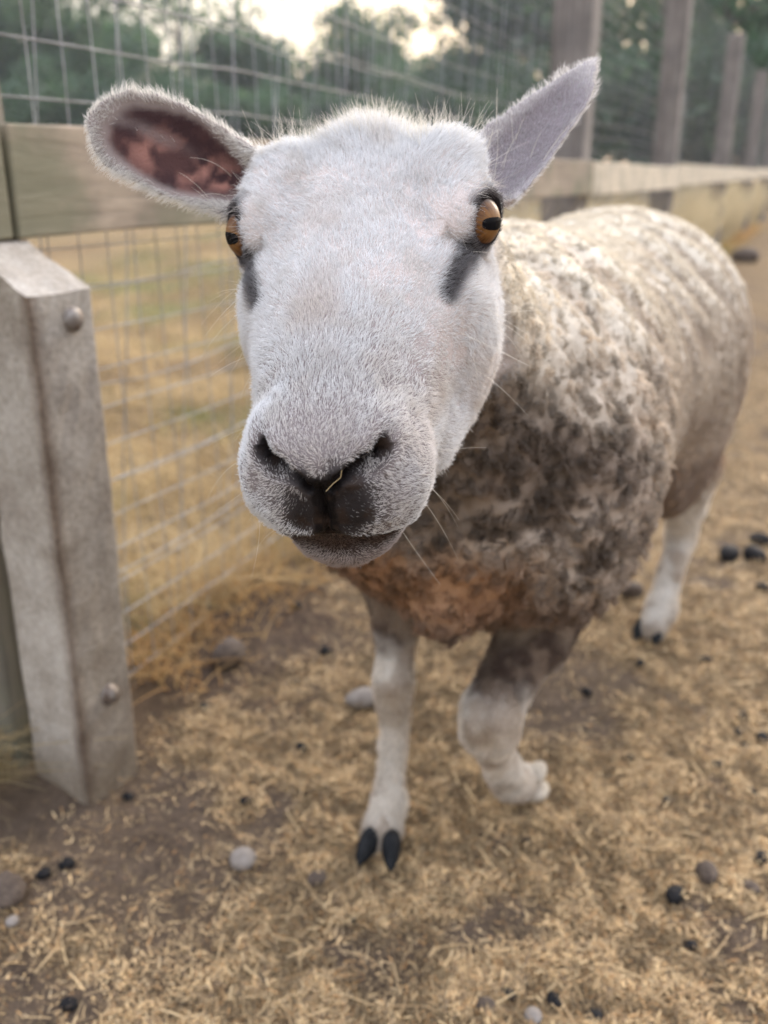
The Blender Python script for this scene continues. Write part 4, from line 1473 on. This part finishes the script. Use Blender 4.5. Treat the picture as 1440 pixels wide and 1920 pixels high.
def make_fence():
    fence = empty("fence", fpos(0))
    tag(fence, "weathered timber post and board fence with square wire mesh beside the sheep", "fence")
    fence_inv = np.array(fpos(0))
    def put(o):
        o.location = -fence_inv
        return o
    grey = wood_mat("weathered_post", (0.095, 0.084, 0.077), (0.21, 0.19, 0.18))
    dark = wood_mat("old_dark_post", (0.085, 0.072, 0.055), (0.19, 0.17, 0.135), 0.5)
    board_m = wood_mat("board_wood", (0.20, 0.16, 0.12), (0.36, 0.29, 0.22), 0.75, (0.1, 0.1, 1))
    pale_m = wood_mat("pale_board_wood", (0.40, 0.345, 0.26), (0.62, 0.55, 0.44), 0.10, (0.1, 0.1, 1))
    A3 = np.array([[FD[0], FD[1], 0], [FN[0], FN[1], 0], [0, 0, 1.0]])
    # timber posts behind the boards
    def post(s, off, half, top, lean, seed, mat=grey):
        a = np.array([[FD[0], FD[1], 0], [FN[0], FN[1], 0], [lean[0] * FD[0] + lean[1] * FN[0], lean[0] * FD[1] + lean[1] * FN[1], 1.0]])
        bm = box_mesh(fpos(s, off, (top - 0.25) / 2), a, (half, half, (top + 0.25) / 2), seed, (1, 1, 10), 0.010)
        return put(bm_obj("post", bm, mat, fence, 0.006))
    post(0.085, -0.080, 0.055, 1.95, (0.02, 0.0), 3, dark)
    for k, (s, top, hf) in enumerate(((2.90, 1.95, 0.072), (5.15, 1.70, 0.062), (8.3, 1.80, 0.065), (11.6, 1.80, 0.065), (15.0, 1.75, 0.065), (18.6, 1.75, 0.065), (22.5, 1.75, 0.065))):
        post(s, -0.022 - hf, hf, top, ((0.02, -0.03, 0.015, 0.0, 0.02, 0.0, 0.0)[k], 0), 11 + k)
        # short props against the foot of the far posts, as in the row under the boards
    # boards, each its own length
    ends = [(-1.3, 0.086), (0.095, 2.86), (2.87, 5.12), (5.135, 8.28), (8.29, 11.58), (11.6, 15.0), (15.01, 18.6), (18.61, 22.6)]
    for k, (a, b) in enumerate(ends):
        zc = 0.713 - 0.0085 * min(b, 5) * 0.5 + (0.004 if k % 2 else -0.003)
        bm = box_mesh(fpos((a + b) / 2, 0.0, zc), np.array([[FD[0], FD[1], -0.004], [FN[0], FN[1], 0], [0, 0, 1.0]]), ((b - a) / 2, 0.016, 0.058), 31 + k, (14, 1, 2), 0.012)
        o = put(bm_obj("board", bm, board_m if k < 2 else pale_m, fence, 0.003))
    # concrete repair post
    cm, nt, b = new_mat("old_concrete")
    co = obj_coord(nt)
    n1, n2 = noise(nt, 14, 6, co, 0.6), noise(nt, 160, 4, co, 0.7)
    c = ramp(nt, n1, [(0.28, (0.20, 0.165, 0.132)), (0.5, (0.31, 0.275, 0.232)), (0.75, (0.42, 0.385, 0.34))])
    c = mixrgb(nt, c, ramp(nt, n2, [(0.3, (0.55, 0.53, 0.50)), (0.55, (1.0, 1.0, 1.0)), (0.75, (1.25, 1.25, 1.25))]), 0.8, 'MULTIPLY')
    at = nd(nt, 'ShaderNodeAttribute', attribute_name='pigment')
    c = mixrgb(nt, c, at.outputs['Color'], 1.0, 'MULTIPLY')
    nt.links.new(c, b.inputs['Base Color'])
    b.inputs['Roughness'].default_value = 0.9
    bump(nt, b, n2, 0.5, 0.003)
    cx = np.array([-0.358, 0.902])                          # its corner nearest the viewer
    ua, ub = unit(np.array([0.47, 0.883])), unit(np.array([-0.80, 0.60]))   # along its pen face, and across to the fence
    la, lb = 0.086, 0.112
    bm = bmesh.new()
    def ring(z0, zs=None):
        pts = [cx, cx + ua * la, cx + ua * la + ub * lb, cx + ub * lb]
        return pts
    rows = 26
    V, F = [], []
    na, nb = 5, 6
    per = [(i / na, 0.0) for i in range(na)] + [(1.0, j / nb) for j in range(nb)] + [(1 - i / na, 1.0) for i in range(na)] + [(0.0, 1 - j / nb) for j in range(nb)]
    def top(a_, b_):
        return 0.604 + 0.046 * float(b_)
    for k in range(rows + 1):
        for a_, b_ in per:
            t = k / rows
            p = cx + ua * la * a_ + ub * lb * b_
            lean = np.array([0.010, 0.0]) * t
            V.append((p[0] + lean[0], p[1] + lean[1], -0.2 + (float(top(a_, b_)) + 0.2) * t))
    np_ = len(per)
    for k in range(rows):
        for j in range(np_):
            F.append((k * np_ + j, k * np_ + (j + 1) % np_, (k + 1) * np_ + (j + 1) % np_, (k + 1) * np_ + j))
    tb = len(V)
    for j in range(nb + 1):
        for i in range(na + 1):
            a_, b_ = i / na, j / nb
            p = cx + ua * la * a_ + ub * lb * b_
            V.append((p[0] + 0.010, p[1], float(top(a_, b_))))
    for j in range(nb):
        for i in range(na):
            q = tb + j * (na + 1) + i
            F.append((q, q + 1, q + na + 2, q + na + 1))
    V = np.array(V)
    dv = np.stack([fbm(V, 30, 3, 201), fbm(V, 30, 3, 202), fbm(V, 30, 3, 203)], 1) - 0.5
    V = V + dv * 0.007
    o = mesh_np("concrete_post", V, F, cm, fence, smooth=False)
    e = np.array([min(a_, 1) for a_, b_ in per])
    ab = np.array(per)
    corner = np.exp(-((ab[:, 0] + ab[:, 1]) / 0.05) ** 2)
    col = np.ones((len(V), 3))
    st = np.tile(corner, rows + 1) * (0.55 + 0.45 * vnoise(V[:tb], 9, 207))
    col[:tb] = mix(col[:tb], (0.30, 0.20, 0.13), st)
    col[tb:] = (1.0, 1.0, 1.02)
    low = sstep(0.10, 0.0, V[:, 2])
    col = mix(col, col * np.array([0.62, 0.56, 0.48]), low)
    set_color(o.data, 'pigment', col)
    bv = o.modifiers.new("worn_edges", 'BEVEL')
    bv.width = 0.004; bv.segments = 2; bv.limit_method = 'ANGLE'; bv.angle_limit = math.radians(45)
    put(o)
    tag(o, "stubby grey concrete post with sloping top and bolt heads")
    # bolts on its pen face
    bmat, nt, b = new_mat("rusty_steel")
    nt.links.new(ramp(nt, noise(nt, 120, 4, obj_coord(nt)), [(0.35, (0.10, 0.065, 0.045)), (0.65, (0.25, 0.23, 0.21))]), b.inputs['Base Color'])
    b.inputs['Metallic'].default_value = 0.5
    b.inputs['Roughness'].default_value = 0.55
    nrm = np.array([ua[1], -ua[0], 0.0])
    for u_, v_, rr in ((121, 598, 0.0125), (201, 1302, 0.0105)):
        rr_ = ray(u_, v_)
        n2_ = nrm[:2]
        t = (n2_ @ cx) / (n2_ @ rr_[:2])
        p = np.array([0, 0, CAM_H]) + rr_ * t
        p = p + nrm * 0.0005 + np.array([0.010 * (p[2] + 0.2) / 0.8, 0, 0]) * 0.6
        V, F = [], []
        prof = [(1.28, -0.004), (1.28, 0.0015), (1.02, 0.0025), (1.0, 0.006), (0.86, 0.0085), (0.55, 0.0105), (0.0001, 0.0112)]
        tx = np.array([ua[0], ua[1], 0])
        for rad, hh in prof:
            for j in range(20):
                a_ = j * math.pi / 10
                V.append(p + (tx * math.cos(a_) + np.array([0, 0, 1]) * math.sin(a_)) * rad * rr + nrm * hh)
        for i in range(len(prof) - 1):
            for j in range(20):
                F.append((i * 20 + j, i * 20 + (j + 1) % 20, (i + 1) * 20 + (j + 1) % 20, (i + 1) * 20 + j))
        mesh_np("bolt", np.array(V), F, bmat, o)
    # ---- wire mesh, one part: verticals and horizontals of square weld mesh
    wm_, nt, b = new_mat("galvanised_wire")
    nt.links.new(ramp(nt, noise(nt, 18, 4, obj_coord(nt)), [(0.3, (0.20, 0.20, 0.205)), (0.7, (0.42, 0.43, 0.45))]), b.inputs['Base Color'])
    b.inputs['Metallic'].default_value = 0.35
    b.inputs['Roughness'].default_value = 0.5
    r = np.random.default_rng(5)
    segs = []
    def wire(s0, s1, z0, z1, off, rad, n, wob):
        t = np.linspace(0, 1, n)
        s = s0 + (s1 - s0) * t
        z = z0 + (z1 - z0) * t
        q = np.stack([s, z, np.full(n, off * 50)], 1)
        ds = (fbm(q, 2.3, 2, 301) - 0.5) * wob
        dz = (fbm(q, 2.3, 2, 302) - 0.5) * wob
        do = (fbm(q, 1.7, 2, 303) - 0.5) * wob * 1.2
        back_ = -0.15 * sstep(0.3, 2.7, s)
        P = np.stack([fpos(a + d1, off + d3 + d4, c + d2) for a, c, d1, d2, d3, d4 in zip(s, z, ds, dz, do, back_)])
        segs.append((P, rad))
    off1 = -0.024
    for s in np.arange(0.13, 9.0, 0.0508):
        wire(s, s + r.normal(0, 0.004), 0.0, 0.70, off1, 0.00095, 10, 0.030)
    for z in np.arange(0.02, 0.70, 0.0508):
        wire(0.12, 22, z, z - 0.03, off1 - 0.003, 0.0010, 130, 0.030)
    for s in np.arange(0.13, 22.0, 0.055):
        wire(s, s + r.normal(0, 0.006), 0.66, 1.86, off1 - 0.010, 0.00105 if s < 3 else 0.00045, 8, 0.035)
    for z in np.arange(0.80, 1.86, 0.062):
        wire(0.12, 22, z, z, off1 - 0.013, 0.0015 if abs(z - 0.80) < 0.07 else 0.0011, 130, 0.030)
    # a second, older netting leaning behind it
    for s in np.arange(0.15, 7.0, 0.15):
        wire(s, s + 0.13, 0.02, 1.25, off1 - 0.06, 0.0011, 9, 0.06)
    for z in (0.16, 0.30, 0.44, 0.58, 0.92, 1.10):
        wire(0.15, 8, z, z + 0.01, off1 - 0.063, 0.0012, 70, 0.05)
    V, F, base = [], [], 0
    ca = [(math.cos(k * 2 * math.pi / 3), math.sin(k * 2 * math.pi / 3)) for k in range(3)]
    for P, rad in segs:
        n = len(P)
        T = unit(np.gradient(P, axis=0))
        ref = np.array([FN[0], FN[1], 0.0])
        s1 = unit(np.cross(T, ref))
        s2 = np.cross(T, s1)
        ringv = np.stack([P + rad * (a_ * s1 + b_ * s2) for a_, b_ in ca], 1)
        V.append(ringv.reshape(-1, 3))
        i = np.arange(n - 1)[:, None] * 3 + base
        for k in range(3):
            F.append(np.concatenate([i + k, i + (k + 1) % 3, i + 3 + (k + 1) % 3, i + 3 + k], 1))
        base += n * 3
    o = mesh_np("wire_mesh", np.concatenate(V), np.concatenate(F).astype(np.int32), wm_, fence)
    put(o)
    o['kind'] = 'stuff'
    return fence

# ------------------------------------------------------------------ trees
def leaf_mat(name, c0, c1):
    m, nt, b = new_mat(name)
    at = nd(nt, 'ShaderNodeAttribute', attribute_name='pigment')
    nt.links.new(at.outputs['Color'], b.inputs['Base Color'])
    b.inputs['Roughness'].default_value = 0.6
    t = nd(nt, 'ShaderNodeBsdfTranslucent')
    nt.links.new(at.outputs['Color'], t.inputs['Color'])
    mx = nd(nt, 'ShaderNodeMixShader')
    mx.inputs[0].default_value = 0.45
    out = nt.nodes["Material Output"]
    nt.links.new(b.outputs[0], mx.inputs[1])
    nt.links.new(t.outputs[0], mx.inputs[2])
    nt.links.new(mx.outputs[0], out.inputs['Surface'])
    return m

def tree_meshes(seed, H, W, clear, nleaf, size):
    """(trunk mesh data, crown mesh data) of a tree H metres high, W wide, crown starting at clear"""
    r = np.random.default_rng(seed)
    tv, tf = [], []
    def limb(pts, rads, ring=7):
        pts = np.array(pts)
        T = unit(np.gradient(pts, axis=0))
        s1 = unit(np.cross(T, np.array([0.3, 1.0, 0.1])))
        s2 = np.cross(T, s1)
        b0 = sum(len(v) for v in tv)
        v = []
        for p, a, b_, rr in zip(pts, s1, s2, rads):
            for k in range(ring):
                an = 2 * math.pi * k / ring
                v.append(p + rr * (math.cos(an) * a + math.sin(an) * b_))
        tv.append(np.array(v))
        for i in range(len(pts) - 1):
            for k in range(ring):
                tf.append((b0 + i * ring + k, b0 + i * ring + (k + 1) % ring, b0 + (i + 1) * ring + (k + 1) % ring, b0 + (i + 1) * ring + k))
    lean = r.normal(0, 0.03 * H, 2)
    tp = [np.array([lean[0] * t ** 1.5, lean[1] * t ** 1.5, H * 0.85 * t - 0.3 * (t == 0)]) for t in np.linspace(0, 1, 7)]
    limb(tp, [0.022 * H * (1 - 0.85 * t) + 0.02 for t in np.linspace(0, 1, 7)], 9)
    tips = [tp[-1]]
    for k in range(9):
        t = 0.25 + 0.65 * r.random()
        b0 = tp[int(t * 6)]
        a = r.random() * 6.283
        ln = W * 0.5 * (0.55 + 0.4 * r.random())
        e = b0 + np.array([math.cos(a) * ln, math.sin(a) * ln, ln * (0.35 + 0.5 * r.random())])
        mid = (b0 + e) / 2 + np.array([0, 0, 0.08 * ln])
        limb([b0, mid, e], [0.009 * H, 0.006 * H, 0.002 * H], 5)
        tips += [mid * 0.4 + e * 0.6, e]
    # crown: clumps of leaf sprays of uneven size
    cl = []
    for tpt in tips:
        for _ in range(2):
            cl.append((tpt + r.normal(0, 0.09 * W, 3), W * (0.10 + 0.13 * r.random())))
    for _ in range(16):
        a, ph = r.random() * 6.283, r.random()
        rr = W * 0.5 * math.sqrt(r.random()) * (1 - 0.55 * max(0, ph - 0.45) * 1.6)
        cl.append((np.array([math.cos(a) * rr, math.sin(a) * rr, clear + (H - clear) * ph]), W * (0.09 + 0.13 * r.random())))
    cw = np.array([c[1] ** 2 for c in cl])
    ci = r.choice(len(cl), nleaf, p=cw / cw.sum())
    cc = np.array([cl[i][0] for i in ci])
    cr = np.array([cl[i][1] for i in ci])
    d = unit(r.normal(0, 1, (nleaf, 3)))
    P = cc + d * (cr * (0.25 + 0.8 * r.random(nleaf) ** 0.6))[:, None] * np.array([1, 1, 0.75])
    P = P[P[:, 2] > clear * 0.4]
    n = len(P)
    a = unit(r.normal(0, 1, (n, 3)))
    b_ = unit(np.cross(a, r.normal(0, 1, (n, 3))))
    sz = (size * (0.5 + r.random(n)))[:, None]
    V = np.stack([P - a * sz, P - b_ * sz * 0.5, P + a * sz, P + b_ * sz * 0.5], 1).reshape(-1, 3)
    F = np.arange(n * 4).reshape(-1, 4)
    tone = r.random(n)
    base = np.array([[0.042, 0.086, 0.036], [0.056, 0.104, 0.034], [0.038, 0.080, 0.040]][seed % 3])
    col = mix(np.tile(base, (n, 1)), base * 1.7 + np.array([0.02, 0.015, 0]), tone * (vnoise(P, 0.9, seed) > 0.5))
    def md(name, V, F):
        o = mesh_np(name, V, F)
        me = o.data
        bpy.data.objects.remove(o)
        return me
    tm = md("trunk", np.concatenate(tv), tf)
    cm = md("crown", V, F)
    set_color(cm, 'pigment', np.repeat(col, 4, 0))
    return tm, cm

def make_trees():
    bark, nt, b = new_mat("bark")
    nt.links.new(ramp(nt, noise(nt, 6, 6, obj_coord(nt)), [(0.3, (0.035, 0.028, 0.022)), (0.7, (0.10, 0.085, 0.07))]), b.inputs['Base Color'])
    b.inputs['Roughness'].default_value = 0.9
    lm = leaf_mat("leaves", None, None)
    kinds = []
    for k, (H, W, clear, nl, sz) in enumerate(((9.0, 8.5, 1.0, 9500, 0.20), (7.0, 7.5, 0.6, 11000, 0.20), (12.0, 9.0, 2.0, 5200, 0.20), (4.0, 6.0, 0.1, 6000, 0.17), (10.0, 7.5, 1.5, 2700, 0.18))):
        t, c = tree_meshes(50 + k, H, W, clear, nl, sz)
        t.materials.append(bark); c.materials.append(lm)
        kinds.append((t, c))
    for n_, (u, dist, k, sc, rz, lab) in enumerate(TREES):
        az = math.atan((u - 720) / 1816.0)
        tr = empty("tree" if k != 3 else "bush", (dist * math.tan(az), dist, 0), rz)
        tr.scale = (sc, sc, sc)
        for nm, me in (("trunk", kinds[k][0]), ("crown", kinds[k][1])):
            o = bpy.data.objects.new(nm, me)
            C.objects.link(o)
            o.parent = tr
        tag(tr, lab, "tree" if k != 3 else "bush", "trees beyond the field" if k != 3 else "bushes along the far edge of the field")

TREES = [
    # photo column, distance, kind, scale, turn, label
    (-60, 44, 0, 0.98, 0.3, "dark tree at the left edge behind the timber post"),
    (110, 46, 1, 1.0, 1.2, "round dark tree seen through the mesh left of the raised ear"),
    (250, 50, 0, 0.86, 2.6, "dark tree rising directly above the sheep's pink lined ear"),
    (350, 47, 4, 0.92, 4.0, "thin gappy tree between the pink lined ear and the sheep's head"),
    (415, 52, 0, 0.84, 5.1, "dark tree left of the bright gap in the tree line"),
    (655, 58, 1, 1.08, 0.9, "lone rounded tree standing against the bright gap of sky"),
    (545, 60, 3, 1.5, 0.2, "low dark bush under the left of the bright gap"),
    (790, 60, 3, 1.6, 2.2, "low dark bush under the right of the bright gap"),
    (985, 45, 0, 1.05, 3.3, "full green tree right of the bright gap in the tree line"),
    (1075, 40, 4, 1.15, 1.9, "tall tree behind the sheep's upright grey ear"),
    (1120, 36, 4, 1.10, 0.5, "broad tree behind the nearest tall timber post"),
    (1210, 30, 4, 1.15, 2.9, "tall green tree between the two nearest tall posts"),
    (1330, 27, 4, 1.00, 1.1, "airy tree with golden light through its crown"),
    (1440, 31, 4, 1.15, 5.6, "tall tree at the right edge with the low sun behind it"),
    (1570, 27, 4, 1.10, 3.8, "spreading tree just past the right edge of the pen"),
    (40, 40, 3, 0.95, 1.0, "low bush filling the gap below the left edge trees"),
    (310, 42, 3, 1.05, 4.4, "low bush below the pink lined ear's tree"),
    (470, 44, 3, 0.95, 3.0, "low bush below the tree left of the bright gap"),
    (690, 50, 3, 1.00, 5.0, "low bush below the lone rounded tree"),
    (860, 42, 3, 1.00, 0.7, "low bush below the full green tree"),
    (1190, 26, 3, 0.85, 2.0, "yellow green bush between the two nearest tall posts"),
    (1390, 24, 3, 0.85, 3.6, "low bush behind the far posts at the right"),
]

def make_haze():
    bm = bmesh.new()
    bmesh.ops.create_cube(bm, size=1.0)
    for v in bm.verts:
        v.co = ((v.co.x) * 540, (v.co.y) * 400 + 70, 6.5 + v.co.z * 17.0)
    me = bpy.data.meshes.new("haze")
    bm.to_mesh(me)
    bm.free()
    m = bpy.data.materials.new("evening_haze")
    m.use_nodes = True
    nt = m.node_tree
    nt.nodes.clear()
    o_ = nd(nt, 'ShaderNodeOutputMaterial')
    v = nd(nt, 'ShaderNodeVolumePrincipled')
    v.inputs['Color'].default_value = (0.88, 0.93, 0.97, 1)
    v.inputs['Density'].default_value = 0.0011
    v.inputs['Anisotropy'].default_value = 0.35
    nt.links.new(v.outputs[0], o_.inputs['Volume'])
    me.materials.append(m)
    o = bpy.data.objects.new("haze", me)
    C.objects.link(o)
    o['kind'] = 'stuff'
    o['label'] = "thin evening haze over the field"
    return o

# ------------------------------------------------------------------ stones and droppings
def lump(name, p, r3, mat, seed, sub=3, rough=0.18, rz=0.0):
    bm = bmesh.new()
    bmesh.ops.create_icosphere(bm, subdivisions=sub, radius=1.0)
    V = np.array([v.co[:] for v in bm.verts])
    nz = fbm(V + seed * 7.3, 1.3, 3, seed) - 0.5
    V = V * (1 + rough * 2 * nz)[:, None] * np.array(r3)
    c, s = math.cos(rz), math.sin(rz)
    V = np.stack([V[:, 0] * c - V[:, 1] * s, V[:, 0] * s + V[:, 1] * c, V[:, 2]], 1)
    for v, w in zip(bm.verts, V):
        v.co = w
    me = bpy.data.meshes.new(name)
    bm.to_mesh(me)
    bm.free()
    me.materials.append(mat)
    me.polygons.foreach_set("use_smooth", np.ones(len(me.polygons), bool))
    o = bpy.data.objects.new(name, me)
    C.objects.link(o)
    z = float(ground_z(np.array([p[:2]]))[0])
    o.location = (p[0], p[1], z + r3[2] * 0.62)
    return o

def make_small_things():
    dm, nt, b = new_mat("dung")
    nt.links.new(ramp(nt, noise(nt, 200, 4, obj_coord(nt)), [(0.3, (0.007, 0.007, 0.008)), (0.7, (0.022, 0.020, 0.020))]), b.inputs['Base Color'])
    b.inputs['Roughness'].default_value = 0.7
    b.inputs['Specular IOR Level'].default_value = 0.12
    bump(nt, b, noise(nt, 300, 3, obj_coord(nt)), 0.5, 0.003)
    bd, nt, b = new_mat("dry_clod")
    nt.links.new(ramp(nt, noise(nt, 120, 4, obj_coord(nt)), [(0.3, (0.04, 0.027, 0.020)), (0.7, (0.10, 0.072, 0.052))]), b.inputs['Base Color'])
    b.inputs['Roughness'].default_value = 0.9
    bump(nt, b, noise(nt, 200, 3, obj_coord(nt)), 0.6, 0.004)
    sm, nt, b = new_mat("pale_stone")
    nt.links.new(ramp(nt, noise(nt, 60, 5, obj_coord(nt)), [(0.3, (0.15, 0.125, 0.105)), (0.7, (0.25, 0.22, 0.195))]), b.inputs['Base Color'])
    b.inputs['Roughness'].default_value = 0.8
    bump(nt, b, noise(nt, 260, 3, obj_coord(nt)), 0.3, 0.002)
    g = "sheep droppings on the litter"
    r = np.random.default_rng(31)
    for k, (u, v, px, lab) in enumerate(DUNG):
        p = at_z(u, v)
        d = np.linalg.norm(p - np.array([0, 0, CAM_H]))
        a = px * d / FPX
        o = lump("dropping", p, (a * 1.15, a * 0.85, a * 0.8), dm, 400 + k, 2, 0.16, r.random() * 3.1)
        tag(o, lab, "dropping", g)
    for k, (u, v, px, l_) in enumerate(BIGDUNG):
        p = at_z(u, v)
        a = px * np.linalg.norm(p - np.array([0, 0, CAM_H])) / FPX
        tag(lump("dropping", p, (a * 1.25, a * 0.85, a * 0.8), dm, 450 + k, 3, 0.25, 2.2 + k), l_, "dropping", g)
    for k, (u, v, px, l_) in enumerate(CLODS):
        p = at_z(u, v)
        a = px * np.linalg.norm(p - np.array([0, 0, CAM_H])) / FPX
        tag(lump("clod", p, (a * 1.1, a * 0.9, a * 0.75), bd, 500 + k, 3, 0.28, k * 1.3), l_, "dirt clod", "dry dirt clods")
    for k, (u, v, px, sx, l_) in enumerate(STONES):
        p = at_z(u, v)
        a = px * np.linalg.norm(p - np.array([0, 0, CAM_H])) / FPX
        tag(lump("stone", p, (a * sx, a, a * 0.8), sm, 550 + k, 4, 0.08, 0.4 * k), l_, "stone", "pale stones on the pen floor")

def make_nose_straw():
    m, nt, b = new_mat("nose_straw_stalk")
    b.inputs['Base Color'].default_value = (0.40, 0.31, 0.17, 1)
    b.inputs['Roughness'].default_value = 0.6
    pts = np.array([h2w(p) for p in ((0.25, 18.15, -2.75), (0.62, 18.08, -2.35), (1.02, 18.02, -2.02), (1.12, 17.98, -1.62))])
    V, F = [], []
    for i, p in enumerate(pts):
        t = unit(pts[min(i + 1, 3)] - pts[max(i - 1, 0)])
        a = unit(np.cross(t, HM[2] + 0.2))
        b_ = np.cross(t, a)
        for k in range(6):
            V.append(p + 0.00022 * (math.cos(k * math.pi / 3) * a + math.sin(k * math.pi / 3) * b_))
    for i in range(3):
        for k in range(6):
            F.append((i * 6 + k, i * 6 + (k + 1) % 6, (i + 1) * 6 + (k + 1) % 6, (i + 1) * 6 + k))
    tag(mesh_np("straw_stalk", np.array(V), F, m), "bent bit of pale straw stuck on the sheep's black nose", "straw")

DUNG = [(1428, 1103, 11, "small black dropping at the right edge below the wide flat one"), (555, 1142, 9, "tiny black dropping on bare soil under the sheep's chin"),
        (610, 1217, 11, "black dropping between the planted foreleg and the fence, nearest the leg"), (382, 1325, 12, "black dropping on bare soil to the left of the long whitish stone"),
        (566, 1402, 12, "lone black dropping left of the planted foreleg's shin"), (551, 1277, 9, "small black dropping up and left from the long whitish stone"),
        (125, 1617, 13, "right one of the two black droppings below the concrete post"), (82, 1636, 12, "left one of the two black droppings below the concrete post"),
        (128, 1880, 14, "black dropping alone near the bottom left corner"), (1427, 1604, 14, "black dropping cut by the right edge above the small brown clod"),
        (1040, 1873, 15, "largest black dropping of the row along the bottom edge"), (1115, 1902, 14, "rightmost black dropping of the row along the bottom edge"),
        (955, 1862, 13, "leftmost black dropping of the row along the bottom edge"), (1390, 1340, 10, "topmost dropping of the loose scatter at the right edge"),
        (1430, 1378, 12, "dropping of the right edge scatter that lies against the frame"), (1345, 1432, 10, "lowest and leftmost dropping of the right edge scatter"),
        (1398, 1392, 9, "small dropping in the middle of the right edge scatter"), (1200, 1243, 9, "small black dropping just in front of the hind hoof"),
        (460, 1500, 10, "black dropping half way between concrete post and planted hoof"), (985, 1575, 8, "tiny dropping below the lifted forefoot"),
        (240, 1490, 10, "black dropping lying against the foot of the concrete post"), (1385, 1365, 8, "tiny dropping just under the topmost one of the right edge scatter"),
        (490, 1832, 9, "small dropping in the litter below the round pale stone"), (1265, 1860, 9, "small dropping low at the right, below the shiny round one"),
        (660, 1720, 8, "tiny dropping straight below the planted fore hoof"), (1296, 1766, 11, "black dropping just below the shiny round one")]
BIGDUNG = [(1100, 1300, 9, "small oval dropping between the lifted forefoot and the hind hoof"), (1325, 1235, 9, "small dropping half way between the hind hoof and the right edge scatter"), (1250, 1500, 9, "lone small dropping in the open litter right of the lifted forefoot"), (1410, 1480, 10, "black dropping at the right edge below the loose scatter"), (1180, 1420, 8, "tiny dropping in the litter well right of the lifted forefoot"),
           (1365, 1045, 19, "large oval black dropping right of the hind hoof"), (1415, 1047, 19, "wide flat black dropping at the right edge of the picture"),
           (1424, 1013, 15, "long black dropping behind the wide flat one at the right edge"), (1266, 1678, 17, "shiny round black dropping low in the right half of the litter")]
CLODS = [(1180, 1114, 22, "round dark dirt clod between the fore and hind legs"), (1325, 1640, 21, "lumpy brown dirt clod above the shiny round dropping"),
         (1405, 1664, 15, "small brown dirt clod at the right near the lumpy one"), (595, 1646, 17, "brown dirt clod in front of the planted fore hoof"),
         (14, 1672, 30, "big crumbly brown dirt clod at the left edge"), (910, 1885, 16, "dusty brown dirt clod at the bottom edge"),
         (430, 1235, 34, "broad flat grey brown dirt clod near the foot of the fence"), (1395, 492, 20, "low brown dirt clod behind the sheep's rump")]
STONES = [(456, 1612, 23, 1.0, "smooth round pale stone left of the planted fore hoof"), (682, 1312, 22, 1.6, "long whitish stone behind the planted foreleg"),
          (22, 1722, 10, 1.1, "tiny white stone at the left edge of the litter"), (1000, 1905, 15, 1.0, "small pale stone at the bottom edge")]

make_ground()
make_fence()
make_trees()
make_litter()
make_grass()
make_small_things()
make_sheep()
make_nose_straw()
make_haze()
